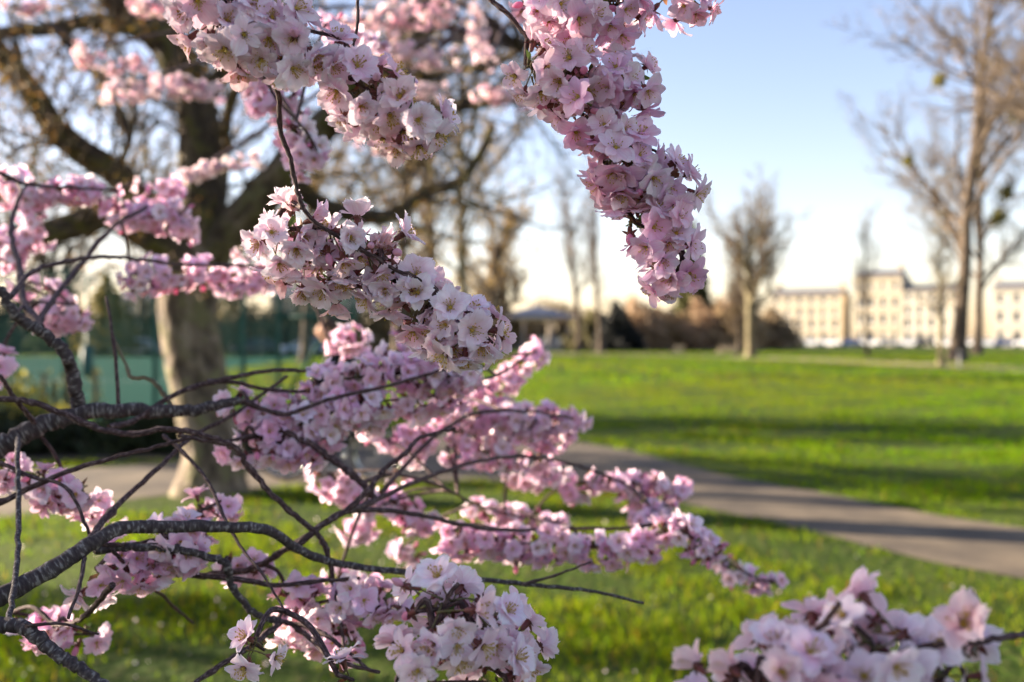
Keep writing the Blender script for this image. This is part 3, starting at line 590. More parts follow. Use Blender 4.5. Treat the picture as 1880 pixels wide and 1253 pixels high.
# ------------------------------------------------------------------ cars
m_tyre = simple('tyre', (.02, .02, .02), .8); m_rim = simple('alloy', (.5, .5, .52), .3, metal=1); m_cglass = simple('car_glass', (.03, .04, .05), .06, spec=.8); m_lamp = simple('lamp_lens', (.7, .7, .7), .1, spec=.8); m_red = simple('tail_lens', (.35, .01, .01), .2)
def car_meshes():
    prof = [(-2.1, .42), (-2.12, .72), (-1.98, .95), (-1.2, 1.02), (-.5, 1.43), (.3, 1.5), (1.25, 1.42), (1.85, 1.02), (2.05, .92), (2.1, .5), (2.0, .3), (-2.0, .28)]
    b = M(); n = len(prof); V = []
    for y, s, in ((-.86, .97), (-.8, 1), (.8, 1), (.86, .97)):
        for x, z in prof:
            tuck = .16 * max(0, z - .95) / .5; yy = y - math.copysign(tuck, y); V.append((x * s, yy, z if abs(y) < .85 else .3 + (z - .3) * .96))
    Fs = [(k * n + i, k * n + (i + 1) % n, (k + 1) * n + (i + 1) % n, (k + 1) * n + i) for k in range(3) for i in range(n)]
    b.add(V, Fs)
    for k in (0, 3): b.Fc.append(np.array([[k * n + i for i in range(n)]])); b.mi.append(np.zeros(1, int))
    g = M()
    for s in (-1, 1):
        y0, y1 = s * .875, s * .745
        for q in ([(-.95, 1.03), (-.45, 1.36), (.28, 1.42), (.28, 1.03)], [(.36, 1.03), (.36, 1.42), (1.15, 1.35), (1.6, 1.05)]):
            g.add([(x, y0 - s * (.13 * (z - 1.0) / .42), z) for x, z in q], [(0, 1, 2, 3)])
    g.add([(-1.14, -.68, 1.07), (-1.14, .68, 1.07), (-.54, .6, 1.425), (-.54, -.6, 1.425)], [(0, 1, 2, 3)]); g.add([(1.83, -.66, 1.06), (1.83, .66, 1.06), (1.3, .58, 1.42), (1.3, -.58, 1.42)], [(0, 1, 2, 3)])
    return b.mesh('body', False), g.mesh('windows', False)
bme, gme = car_meshes(); gme.materials.append(m_cglass); PAINT = {}
wm = M(); a = np.linspace(0, 2 * math.pi, 15)[:-1]
tube(wm, [(0, -.1, 0), (0, -.09, 0), (0, .09, 0), (0, .1, 0)], [.27, .32, .32, .27], 14); wme = wm.mesh('tyre'); wme.materials.append(m_tyre)
wm = M(); tube(wm, [(0, -.108, 0), (0, .108, 0)], .2, 10); rme = wm.mesh('rim'); rme.materials.append(m_rim)
hm = M(); hm.box((0, 0, 0), (.08, .34, .14)); hme = hm.mesh('headlight', False); hme.materials.append(m_lamp); tme = hme.copy(); tme.materials.clear(); tme.materials.append(m_red)
def car(loc, rz, paint, label, group):
    t = thing('parked_car', loc, label, 'car', group, rz)
    if paint not in PAINT:
        q = bme.copy(); q.materials.append(simple('car_paint', paint, .25, spec=.6, metal=0)); PAINT[paint] = q
    local(link('body', PAINT[paint]), t); local(link('window_glass', gme), t)
    for x in (-1.32, 1.3):
        for y in (-.78, .78):
            wh = local(link('wheel', wme), t); wh.location = (x, y, .32); ri = link('rim', rme); ri.parent = wh
    for y in (-.6, .6):
        h = local(link('headlight', hme), t); h.location = (-2.08, y, .7); h = local(link('tail_light', tme), t); h.location = (2.05, y, .85)
cols = {'white': (.8, .8, .8), 'silver': (.55, .57, .6), 'black': (.02, .02, .025), 'dark blue': (.03, .05, .14), 'red': (.3, .03, .03), 'grey': (.2, .21, .23)}
seq = ['silver', 'white', 'black', 'white', 'silver', 'white', 'dark blue', 'white', 'grey', 'silver', 'black', 'white', 'white', 'silver', 'dark blue', 'white']
cnt = {}
for i, cn in enumerate(seq):
    f = i / 15; px = 1345 + f * 540; d = 200 - f * 26; n_ = cnt.get(cn, 0); cnt[cn] = n_ + 1
    ordn = ['first', 'second', 'third', 'fourth', 'fifth', 'sixth', 'seventh'][n_]
    car(at(px, d), math.atan2(-.5, .866) + R(180 if i % 3 else 0), cols[cn], f'{cn} car parked before the terraces, {ordn} {cn} one from the brown shrubs', 'cars parked along the terraces')
for px, d, cn, lb in [(565, 84, (.35, .45, .62), 'pale blue car parked beyond the fence end'), (472, 86, (.03, .035, .05), 'dark car parked beyond the fence beside the pale blue one'), (250, 88, (.6, .62, .66), 'silver car parked beyond the far court fence'), (-40, 87, (.25, .26, .28), 'grey car parked beyond the far court corner')]:
    car(at(px, d), R(4), cn, lb, 'cars parked on the back road')

# ------------------------------------------------------------------ bicycle and rider
BX, BY = (608 - 940) / F * 10.85, 10.85
bk_ = thing('bicycle', (BX, BY, .006), 'city bicycle with silver rims ridden along the path', 'bicycle')
m_silver = simple('silver_rim', (.7, .7, .68), .25, metal=.9); m_bike = simple('bike_paint', (.05, .05, .055), .35); m_blk = simple('black_rubber', (.015, .015, .015), .7)
WR, WB = .29, .5
def torus(m, c, R0, r, ns=30, sides=7, mi=0):
    a = np.linspace(0, 2 * math.pi, ns, endpoint=False); b = np.arange(sides) * 2 * math.pi / sides
    A, B = np.meshgrid(a, b, indexing='ij'); V = np.stack([c[0] + (R0 + r * np.cos(B)) * np.cos(A), c[1] + r * np.sin(B), c[2] + (R0 + r * np.cos(B)) * np.sin(A)], -1).reshape(-1, 3)
    i, j = np.meshgrid(np.arange(ns), np.arange(sides), indexing='ij'); k, l = (i + 1) % ns, (j + 1) % sides
    return m.add(V, np.stack([i * sides + j, k * sides + j, k * sides + l, i * sides + l], -1).reshape(-1, 4), mi)
for x in (-WB, WB):
    m = M(); torus(m, (x, 0, WR), WR - .02, .021); wh = local(m.build('wheel', m_blk), bk_)
    m = M(); torus(m, (x, 0, WR), WR - .045, .014); ro = m.build('rim', m_silver); ro.parent = wh
    m = M(); q = np.linspace(0, 2 * math.pi, 24, endpoint=False); segs(m, [(x, .03 * (-1) ** i, WR) for i in range(24)], [(x + (WR - .04) * math.cos(v), 0, WR + (WR - .04) * math.sin(v)) for v in q], .0012, .0012); tube(m, [(x, -.05, WR), (x, .05, WR)], .022, 8); so = m.build('spokes', m_silver); so.parent = wh
m = M(); BBp, ST, HT, HB = (.08, 0, .3), (.24, 0, .74), (-.32, 0, .82), (-.36, 0, .66)
for a, b, r_ in [(BBp, ST, .018), (BBp, HB, .022), (ST, HT, .018), (HT, HB, .022)]: tube(m, [a, b], r_, 8)
for s in (-.06, .06): tube(m, [BBp, (WB, s, WR)], .01, 6); tube(m, [ST, (WB, s, WR)], .01, 6)
local(m.build('frame', m_bike), bk_)
m = M()
for s in (-.055, .055): tube(m, [(HB[0], s * .6, HB[2]), (-WB, s, WR)], .013, 6)
local(m.build('fork', m_bike), bk_)
m = M(); tube(m, [HT, (-.29, 0, .98)], .014, 8); tube(m, [(-.24, -.27, 1.02), (-.3, -.14, 1.02), (-.31, 0, .98), (-.3, .14, 1.02), (-.24, .27, 1.02)], .012, 8); local(m.build('handlebar', m_silver), bk_)
m = M(); tube(m, [ST, (.28, 0, .86)], .014, 8); tube(m, [(.16, 0, .88), (.22, 0, .885), (.3, 0, .88), (.38, 0, .89), (.41, 0, .89)], [.02, .035, .07, .085, .05], 10); local(m.build('saddle', m_blk), bk_)
m = M(); torus(m, (BBp[0], -.04, BBp[2]), .08, .006, 20, 5); tube(m, [BBp, (BBp[0] - .05, -.09, BBp[2] - .155)], .011, 6); tube(m, [BBp, (BBp[0] + .05, .09, BBp[2] + .155)], .011, 6); m.box((BBp[0] - .05, -.13, BBp[2] - .155), (.09, .08, .025)); m.box((BBp[0] + .05, .13, BBp[2] + .155), (.09, .08, .025)); local(m.build('crank', m_silver), bk_)
q = np.linspace(.2, 2.6, 12)
for x in (-WB, WB): m = M(); tube(m, [(x + (WR + .035) * math.cos(v), 0, WR + (WR + .035) * math.sin(v)) for v in q], .016, 6); local(m.build('mudguard', m_bike), bk_)

def skin(name, nodes, edges, root, sub=2):
    me = bpy.data.meshes.new(name); me.from_pydata([n[:3] for n in nodes], edges, []); o = bpy.data.objects.new(name, me); col.objects.link(o)
    md = o.modifiers.new('s', 'SKIN'); md.use_smooth_shade = True; me.skin_vertices
    for i, v in enumerate(me.skin_vertices[0].data): v.radius = (nodes[i][3], nodes[i][4] if len(nodes[i]) > 4 else nodes[i][3]); v.use_root = i == root
    sb = o.modifiers.new('d', 'SUBSURF'); sb.levels = sub; sb.render_levels = sub
    dg = bpy.context.evaluated_depsgraph_get(); dg.update(); ev = o.evaluated_get(dg); out = bpy.data.meshes.new_from_object(ev)
    bpy.data.objects.remove(o); return out
N = []; E = []
def nd(x, y, z, r, par=None, r2=None):
    N.append((x, y, z, r, r2 or r)); i = len(N) - 1
    if par is not None: E.append((par, i))
    return i
pel = nd(.27, 0, .97, .13, r2=.15); wst = nd(.2, 0, 1.12, .125, pel, .14); chs = nd(.1, 0, 1.3, .13, wst, .16); nkb = nd(.01, 0, 1.44, .075, chs, .1); nk = nd(-.03, 0, 1.5, .055, nkb)
hb = nd(-.06, 0, 1.57, .075, nk, .07); hm_ = nd(-.075, 0, 1.64, .095, hb, .078); ht = nd(-.06, 0, 1.7, .075, hm_, .065); nd(-.175, 0, 1.61, .016, hm_)
for s in (-1, 1):
    sh = nd(.04, s * .17, 1.41, .062, nkb); el = nd(-.02, s * .24, 1.16, .045, sh); wr = nd(-.2, s * .24, 1.05, .03, el); pm = nd(-.255, s * .235, 1.045, .026, wr)
    for j in range(4): a1 = nd(-.285 - .004 * j, s * (.205 + .021 * j), 1.042, .0095, pm); a2 = nd(-.29 + .006 * j, s * (.2 + .022 * j), 1.01, .009, a1); nd(-.262 + .006 * j, s * (.2 + .022 * j), .996, .008, a2)
    th = nd(-.25, s * .195, 1.03, .01, pm); nd(-.27, s * .185, 1.0, .009, th)
    up = s > 0; hp = nd(.25, s * .1, .9, .095, pel)
    kn = nd(-.1, s * .12, .76 if up else .62, .065, hp) if up else nd(-.02, s * .12, .58, .065, hp)
    an = nd(.1, s * .125, .49, .042, kn) if up else nd(.07, s * .125, .2, .042, kn)
    fz = (BBp[2] + .155 + .05) if up else (BBp[2] - .155 + .05)
    fx = BBp[0] + (.05 if up else -.05); hl = nd(fx + .12, s * .13, fz, .036, an); nd(fx - .1, s * .13, fz - .006, .03, hl)
pme = skin('body', N, E, pel)
per = thing('person', (BX, BY, .006), 'person in a dark jacket and trousers riding a bicycle along the path', 'person')
m_skin = simple('skin', (.55, .32, .22), .55); m_jkt = simple('dark_jacket', (.012, .013, .017), .8, noise=.2, nscale=20); m_trs = simple('dark_trousers', (.035, .035, .05), .8); m_shoe = simple('shoe', (.04, .03, .025), .5)
for m_ in (m_jkt, m_skin, m_trs, m_shoe): pme.materials.append(m_)
for p in pme.polygons:
    c = p.center; p.use_smooth = True
    p.material_index = 1 if c.z > 1.475 or (c.x < -.21 and .98 < c.z < 1.1 and abs(c.y) > .15) else (2 if c.z < .93 else 0)
    if c.z < .25 and c.x > -.15 and c.y < 0 or (c.y > 0 and c.z < .52 and c.x < .3): p.material_index = 3
local(link('body', pme), per)
m = M(); g = np.random.default_rng(4); V = []; nu, nv = 10, 16
for i in range(nu + 1):
    for j in range(nv): th, ph = i / nu * 1.75, j / nv * 6.283; rr = 1 + .05 * g.normal(); V.append((-.055 + .112 * rr * math.sin(th) * math.cos(ph) + .02, .096 * rr * math.sin(th) * math.sin(ph), 1.655 + .115 * rr * math.cos(th)))
Fh = [(i * nv + j, i * nv + (j + 1) % nv, (i + 1) * nv + (j + 1) % nv, (i + 1) * nv + j) for i in range(nu) for j in range(nv) if not (i > 4 and (j < 4 + 1 - 1 or j > 12) and False) and not (i >= 5 and 5 <= j <= 10)]
m.add(V, Fh); local(m.build('hair', simple('brown_hair', (.07, .04, .025), .6, noise=.3, nscale=60)), per)
m = M()
for s in (-1, 1): tube(m, [(-.155, s * .034, 1.635), (-.166, s * .034, 1.635)], [.013, .006], 8)
local(m.build('eyes', m_blk), per)
m = M(); tube(m, [(-.155, -.025, 1.575), (-.162, 0, 1.572), (-.155, .025, 1.575)], [.004, .007, .004], 6); local(m.build('mouth', simple('lips', (.35, .12, .1), .5)), per)
m = M()
for s in (-1, 1): tube(m, [(-.07, s * .078, 1.6), (-.055, s * .098, 1.63), (-.05, s * .095, 1.66), (-.07, s * .08, 1.67)], [.012, .014, .014, .01], 6)
local(m.build('ears', m_skin), per)

# ------------------------------------------------------------------ cherry flowers
PINKS = [np.array((.945, .885, .915)), np.array((.95, .91, .935)), np.array((.94, .845, .885)), np.array((.95, .935, .945)), np.array((.93, .78, .84))]
def petal(L, W, cup, rolls, nu, nv, g):
    u = np.linspace(0, 1, nu)[:, None]; v = np.linspace(-1, 1, nv)[None]
    wdt = W / 2 * (np.sin(np.pi * np.clip(u * .86 + .06, 0, 1)) ** .75) * (1 - .08 * u)
    notch = .17 * L * np.exp(-(v / .25) ** 2) * u ** 6 + .05 * L * np.sin(v * 9 + g.random() * 6) * u ** 5
    y = u * L - notch - .10 * L * v ** 2 * u ** 3
    x = v * wdt
    z = cup * L * (np.sin(u * 2.2) * .42 - u * u * .25) + rolls * L * .3 * (v ** 2) * u + .05 * L * np.sin(v * 4 + u * 5 + g.random() * 6) * u
    return np.stack([np.broadcast_to(x, (nu, nv)), np.broadcast_to(y, (nu, nv)), z], -1)
def flower_parts(sd, openness, low=False, single=False, pink=None, ped=.024):
    """flower facing +z, petal base at the origin; the stalk runs down -z to z=-1 (unit: petal ~.6, scaled later)"""
    g = np.random.default_rng(sd); m = M(); nu, nv = (5, 4) if low else (7, 6)
    base = (np.array((.9, .79, .76)) if sd % 13 == 6 else PINKS[sd % len(PINKS)]) if pink is None else pink
    whorls = [(5, 66 * openness + 16, 1.0)] + ([] if single else [(5, 50 * openness + 16, .93)]) + ([(2, 40 * openness, .62)] if sd % 3 == 0 else [])
    for q, (n, tilt, sz) in enumerate(whorls):
        for k in range(n):
            a = 6.283 * (k + q * .5) / n + g.normal() * .12; L = .0205 * sz * g.uniform(.85, 1.12); W = L * g.uniform(.7, .92)
            p = petal(L, W, g.uniform(.12, .5), g.uniform(-.12, .32), nu, nv, g).reshape(-1, 3)
            u = np.repeat(np.linspace(0, 1, nu), nv)
            t = R(90 - tilt + g.normal() * 12)           # lift from the flat disc
            y, z = p[:, 1] * math.cos(t) - p[:, 2] * math.sin(t), p[:, 1] * math.sin(t) + p[:, 2] * math.cos(t)
            y = y + .0022; V = np.stack([p[:, 0] * math.cos(a) - y * math.sin(a), p[:, 0] * math.sin(a) + y * math.cos(a), z + .0012 * q], 1)
            i, j = np.meshgrid(np.arange(nu - 1), np.arange(nv - 1), indexing='ij'); Fs = np.stack([i * nv + j, i * nv + j + 1, (i + 1) * nv + j + 1, (i + 1) * nv + j], -1).reshape(-1, 4)
            c = base * g.uniform(.94, 1.05) * np.ones((len(V), 3)); c = c * (1 - .0 * u[:, None]); c[:, 1] *= 1 - .12 * (1 - u) - .04 * g.random(); c[:, 2] *= 1 - .06 * (1 - u)
            vv = np.tile(np.linspace(-1, 1, nv), nu); m.add(V, Fs, 0, np.clip(c, 0, .95), np.stack([vv * 7, u * .9, np.full(len(u), k * 3.7 + q * 11)], 1))
    cx = M(); tube(cx, [(0, 0, -.011), (0, 0, -.009), (0, 0, -.003), (0, 0, .0015)], [.0013, .0024, .003, .0034], 6 if low else 8, 0, cap=False)
    for k in range(5):
        a = 6.283 * (k + .25) / 5; ca, sa = math.cos(a), math.sin(a); r0, r1 = .003, .0095
        V = [(ca * r0 - sa * s * wd, sa * r0 + ca * s * wd, -.001) for s, wd in ((-1, .0022), (1, .0022))] + [(ca * .006 - sa * s * .0017, sa * .006 + ca * s * .0017, -.0022) for s in (1, -1)] + [(ca * r1, sa * r1, -.004)]
        cx.add(V, [(0, 1, 2, 3)], 0); cx.add(V, [(3, 2, 4)], 0)
    tube(cx, spline([(0, 0, -.010), (.0012, .0008, -ped * .55), (.0008, .001, -ped * .8), (0, 0, -ped)], 5), [.0009, .0008, .0008, .001, .0016], 5, 1)
    st = M(); n = 9 if low else 20; a = g.random(n) * 6.283; sp_ = g.uniform(.1, .85, n); hh = g.uniform(.006, .0115, n)
    A = np.stack([np.cos(a) * .0012, np.sin(a) * .0012, np.full(n, .001)], 1); B = A + np.stack([np.cos(a) * np.sin(sp_), np.sin(a) * np.sin(sp_), np.cos(sp_)], 1) * hh[:, None]
    segs(st, A, B, .00026, .0002, 0); segs(st, B - (0, 0, .0005), B + (0, 0, .0008), .0007, .0005, 1, sides=4)
    tube(st, [(0, 0, 0), (0, 0, .0022)], [.0022, .0012], 6, 1)
    return m, cx, st
def bud_parts(sd):
    g = np.random.default_rng(sd); m = M(); c0 = np.array((.78, .42, .54))
    z = np.linspace(0, 1, 7); r_ = np.sin(np.pi * (z * .88 + .08)) ** .8 * .0042; tube(m, [(0, 0, q * .0155) for q in z], r_, 8, 0, c0, bump=.05, seed=sd)
    _, cx, st = flower_parts(sd, .2, True); return m, cx, st
VAR = []
for i in range(14): VAR.append(flower_parts(i, [.95, .75, 1.05, .5, .88, 1.0, .34][i % 7], False, single=i % 5 == 4))
LONG = [flower_parts(80 + i, [.95, .7, 1.05, .85, .6][i % 5], False, single=i % 2 == 0, ped=.036) for i in range(6)]
LOW = [flower_parts(20 + i, [.95, .75, 1.05, .85, 1.0][i % 5], True) for i in range(10)]
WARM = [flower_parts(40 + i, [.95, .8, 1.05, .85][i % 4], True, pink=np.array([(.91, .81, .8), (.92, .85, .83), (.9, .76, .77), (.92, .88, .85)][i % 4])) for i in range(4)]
BUD = [bud_parts(60 + i) for i in range(3)]
def finish(part, nm, mats):
    me = part.mesh(nm); [me.materials.append(x) for x in mats]; return me
def var_meshes(v): return finish(v[0], 'flower', [m_petal]), finish(v[1], 'calyx', [m_calyx, m_pedicel]), finish(v[2], 'stamens', [m_stamen, m_anther])
VARM = [var_meshes(v) for v in VAR]; LONGM = [var_meshes(v) for v in LONG]; BUDM = [var_meshes(v) for v in BUD]

def frame_mats(Z, spin):                # rotation matrices taking +z to each row of Z
    Z = Z / np.linalg.norm(Z, axis=1)[:, None]; ref = np.where(np.abs(Z[:, 2:3]) < .9, np.array([[0, 0, 1.]]), np.array([[1., 0, 0]]))
    X = np.cross(ref, Z); X /= np.linalg.norm(X, axis=1)[:, None]; Y = np.cross(Z, X); c, s = np.cos(spin)[:, None], np.sin(spin)[:, None]
    return np.stack([X * c + Y * s, -X * s + Y * c, Z], -1)
def scatter_into(m, part, mi0, Rm, pos, sc_):     # merge transformed copies of a collected part into m
    V = np.concatenate(part.V); C = np.concatenate(part.col)[:, :3]; n = len(pos)
    W = np.einsum('nij,vj->nvi', Rm * sc_[:, None, None], V) + pos[:, None]
    g = np.random.default_rng(len(V) + n); cc = C[None] * g.uniform(.93, 1.04, (n, 1, 1)); cc[:, :, 1] *= g.uniform(.9, 1.05, (n, 1))
    for Fs, mi in zip(part.Fc, part.mi):
        if len(Fs) == 0: continue
        FF = (Fs[None] + (np.arange(n) * len(V))[:, None, None]).reshape(-1, Fs.shape[1]); m.Fc.append(FF + m.n); m.mi.append(np.tile(mi, n) + mi0)
    m.V.append(W.reshape(-1, 3)); c4 = np.ones((n * len(V), 4)); c4[:, :3] = np.clip(cc.reshape(-1, 3), 0, .96); m.col.append(c4); m.bk.append(np.tile(np.concatenate(part.bk), (n, 1))); m.n += n * len(V)

# ------------------------------------------------------------------ the old cherry beside the path
OD = GY(906)
old = thing('old_cherry_tree', (*P(385, 906, OD)[:2], 0), 'old cherry tree with a thick pale trunk and dark spreading limbs beside the path', 'tree')
m = M(); tr = [(388, 925, 84), (386, 906, 74), (388, 880, 62), (391, 839, 56), (372, 751, 50), (357, 660, 53), (345, 575, 52), (347, 530, 55), (352, 495, 62), (356, 465, 60), (364, 430, 48)]
pp = [P(a, b, OD) for a, b, _ in tr]; rr = [c / F * OD for _, _, c in tr]
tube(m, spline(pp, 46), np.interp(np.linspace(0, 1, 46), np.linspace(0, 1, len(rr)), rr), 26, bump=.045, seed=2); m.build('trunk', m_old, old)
LIMBS = [
 ([(345, 480), (305, 440), (262, 380), (215, 320), (160, 285), (110, 245), (60, 170), (10, 110), (-50, 50)], (OD, 9.0), (30, 20), 9),
 ([(340, 470), (270, 432), (195, 395), (130, 415), (60, 432), (-20, 430)], (OD, 8.2), (32, 20), 5),
 ([(362, 450), (372, 380), (365, 290), (360, 200), (338, 140), (285, 55), (215, 0), (150, -80)], (OD, 9.6), (46, 26), 10),
 ([(330, 120), (246, 53), (175, 39), (105, 53), (0, 62), (-80, 90)], (9.75, 8.6), (17, 10), 7),
 ([(380, 470), (440, 410), (490, 350), (545, 285), (600, 225), (660, 160), (735, 100), (800, 20), (830, -60)], (OD, 8.8), (40, 17), 10),
 ([(392, 455), (404, 380), (410, 300), (420, 200), (470, 90), (500, -30)], (OD + .2, 10.6), (15, 8), 8),
 ([(520, 315), (580, 372), (646, 394), (715, 398), (784, 352), (837, 337), (880, 285), (905, 230)], (9.6, 10.8), (20, 7), 9),
 ([(600, 225), (700, 195), (780, 190), (850, 195), (930, 185), (1000, 182)], (9.2, 8.0), (17, 7), 6),
 ([(640, 180), (690, 120), (760, 140), (830, 128), (900, 122), (960, 90)], (9.1, 7.6), (14, 6), 6),
 ([(360, 200), (400, 150), (440, 110), (520, 40), (560, -50)], (9.8, 10.4), (22, 12), 8),
 ([(105, 53), (150, 110), (195, 160), (230, 215), (240, 260)], (8.9, 8.3), (9, 4), 5),
 ([(160, 285), (110, 262), (50, 268), (10, 290)], (9.3, 8.8), (7, 4), 4),
 ([(215, 320), (240, 250), (250, 180), (240, 110)], (9.5, 10.3), (8, 4), 5)]
tcfg = dict(seg=[5, 4, 3], wander=[.16, .22, .25], up=[.03, .0, -.02], taper=[.7, .7, .6], kids=[7, 5], first=[.15, .15], ang=[45, 45], len=[.5, .5], apex=[.3, .2], rr=[.5, .6], rmin=.003)
rs = np.random.default_rng(77); TW = [[], [], []]
for q, (pts, (d0, d1), (r0, r1), nk_) in enumerate(LIMBS):
    n = len(pts); dd = np.linspace(d0, d1, n); sp = spline([P(a, b, d) for (a, b), d in zip(pts, dd)], n * 5); rad = np.linspace(r0, r1, n * 5) / F * np.linspace(d0, d1, n * 5)
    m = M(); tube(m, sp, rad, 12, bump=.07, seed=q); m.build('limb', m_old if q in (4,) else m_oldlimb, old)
    for j in range(nk_ * 2):
        i = int((.2 + .8 * (j + rs.random()) / (nk_ * 2)) * (len(sp) - 2)); T = sp[i + 1] - sp[i]; T /= np.linalg.norm(T); s = np.cross(T, rs.normal(size=3)); s /= np.linalg.norm(s)
        grow(TW, sp[i], T * .5 + s + np.array((0, 0, .2)), rs.uniform(.7, 1.7), min(rad[i] * .35, .02), tcfg, rs)
m = M(); [segs(m, *seg_arrays(s), sides=4 if l == 0 else 3) for l, s in enumerate(TW)]
A, B, _, _ = seg_arrays(TW[2]); i = rs.integers(0, len(A), 9000); f = rs.random((9000, 1)); leaves(m, A[i] * (1 - f) + B[i] * f, .022, 1, (.3, .16, .05), seed=5)
A, B, _, _ = seg_arrays(TW[1]); i = rs.integers(0, len(A), 2500); f = rs.random((2500, 1)); leaves(m, A[i] * (1 - f) + B[i] * f, .03, 1, (.3, .2, .05), seed=6)
m.build('twigs', [m_oldlimb, m_foliage], old)['kind'] = 'stuff'
# its sunlit blossom, on branches that reach towards the lawn
OB = [  # (path in photo pixels, distance, half thickness in pixels, flowers)
 ([(610, 60), (680, 30), (760, 20), (830, 10)], 4.6, 34, 190), ([(700, 80), (760, 95), (830, 100)], 4.6, 28, 120), ([(735, 155), (780, 165), (820, 165)], 5.0, 20, 60),
 ([(885, 165), (930, 175), (985, 180)], 4.8, 22, 80), ([(645, 240), (690, 262), (715, 272)], 4.6, 17, 45), ([(870, 20), (880, 70), (895, 115)], 5.0, 22, 60),
 ([(145, 90), (200, 115), (260, 110)], 4.4, 22, 70), ([(195, 165), (260, 155), (330, 150), (400, 160)], 4.2, 26, 130), ([(240, 5), (290, 10), (335, 15)], 4.4, 18, 60),
 ([(1040, 70), (1080, 90)], 5.2, 18, 20), ([(20, 10), (60, 15), (90, 0)], 4.6, 14, 30), ([(340, 325), (400, 300), (480, 290)], 3.4, 15, 45)]
for q, (pts, d, hw, n) in enumerate(OB):
    g = np.random.default_rng(300 + q); sp = spline([P(a, b, d) for a, b in pts], 60); rr = hw / F * d; k = g.integers(0, 60, n); D = g.normal(size=(n, 3)); D /= np.linalg.norm(D, axis=1)[:, None]
    pos = sp[k] + D * rr * g.random((n, 1)) ** .4 * (1, 1, .9) - (0, 0, .35 * rr); Rm = frame_mats(D + (0, 0, -.25), g.random(n) * 6.28); m = M()
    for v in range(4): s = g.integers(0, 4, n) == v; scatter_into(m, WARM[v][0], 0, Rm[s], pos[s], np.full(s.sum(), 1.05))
    tube(m, sp, np.linspace(.007, .003, 60), 5, 1)
    # twig back to the nearest limb
    e = sp[0]; best = min((np.linalg.norm(P(a, b, dd) - e), tuple(P(a, b, dd))) for pts2, (d0, d1), _, _ in LIMBS for (a, b), dd in zip(pts2, np.linspace(d0, d1, len(pts2))))
    b = np.array(best[1]); mid = (b + e) / 2 + np.array((0, 0, .25)); tube(m, spline([b, mid, e], 14), np.linspace(.02, .007, 14), 6, 1)
    m.build('blossom_cluster', [m_petal_warm, m_twig], old)['kind'] = 'stuff'

# ------------------------------------------------------------------ the near cherry: boughs, twigs, flowers
TRK = np.array((-1.75, 1.0, 0.0))
near = thing('blossoming_cherry_tree', TRK, 'pink flowering cherry whose low boughs and hanging twigs fill the foreground', 'tree')
m = M(); tube(m, spline([TRK + (0, 0, -.05), TRK + (0, 0, .25), TRK + (.02, 0, .7), TRK + (-.02, .03, 1.3), TRK + (.02, 0, 1.9), TRK + (.05, -.02, 2.3)], 30), np.interp(np.linspace(0, 1, 30), [0, .08, .5, 1], [.19, .14, .12, .075]), 16, bump=.05, seed=9); m.build('trunk', m_bough, near)
BRANCH = []                             # every built branch path, so twigs can find where they join
def branch(px, d, r, name='twig', world=(), mt=None, knob=True, jit=.0):
    """px: photo points from base to tip; d: distances (base, tip); r: radius in pixels (base, tip); world: points before the first, outside the frame"""
    n = len(px); dd = np.interp(np.linspace(0, 1, n), np.linspace(0, 1, len(d)), d); pts = [np.array(x, float) for x in world] + [P(a, b, e) for (a, b), e in zip(px, dd)]
    k = len(world); N_ = (len(pts) - 1) * 7 + 1; sp = spline(pts, N_)
    base_r = r[0] / F * dd[0]; end_r = r[1] / F * dd[-1]
    rr = np.interp(np.arange(N_), [0, k * 7 if k else 0.0001, N_ - 1], [base_r * (1.35 if k else 1), base_r, end_r]); g = np.random.default_rng(len(BRANCH))
    rr = rr * (1 + .025 * np.sin(np.arange(N_) * .9 + g.random() * 6)); sp[1:-1] += g.normal(size=(N_ - 2, 3)) * (end_r * .22)
    if knob:                            # swollen nodes
        for i in g.integers(1, N_ - 1, max(1, N_ // 9)): rr[i] *= 1.28 if base_r < .006 else 1.08
    m = M(); tube(m, sp, rr, 11 if r[0] > 9 else 7, bump=.03, seed=len(BRANCH)); m.build(name, mt or (m_bough if name == 'bough' else m_twig), near); BRANCH.append(sp); return sp
T = lambda z, f=0: TRK + (.05 + f, .02, z)
# boughs that come in from the trunk on the left
branch([(-60, 850), (0, 821), (70, 783), (130, 763), (210, 753), (316, 755), (386, 748), (440, 735)], (1.3, 1.4), (22, 8), 'bough', [T(.7), T(.9, .45)])
branch([(-60, 1120), (0, 1096), (54, 1068), (119, 1031), (173, 995), (217, 972), (289, 968), (398, 968), (499, 977), (542, 1006), (593, 1028), (640, 1039), (730, 1050), (870, 1063), (980, 1075), (1080, 1085), (1182, 1108)], (1.0, 1.1, 1.25, 1.3), (19, 2.5), 'bough', [T(.55), T(.8, .5)])
branch([(-60, 1150), (0, 1147), (47, 1154), (72, 1176), (108, 1205), (145, 1227), (190, 1260), (240, 1300)], (.92, .9), (15, 9), 'bough', [T(.6), T(.95, .6)])
branch([(0, 530), (35, 585), (85, 615), (120, 650), (135, 700), (148, 757)][::-1], (1.36, 1.3), (13, 9), 'bough')
branch([(173, 1012), (231, 1006), (307, 1008), (369, 1020), (416, 1035), (421, 1067), (445, 1107), (470, 1129), (515, 1142)], (1.15, 1.22), (8, 6), 'bough')
branch([(-60, 735), (0, 733), (60, 738), (120, 762), (190, 790), (235, 798), (310, 787), (383, 803), (430, 822), (452, 851), (499, 908), (542, 948), (586, 984), (604, 1024), (611, 1071)], (1.25, 1.22, 1.28), (6, 5), 'twig', [T(1.2), T(1.45, .5)])
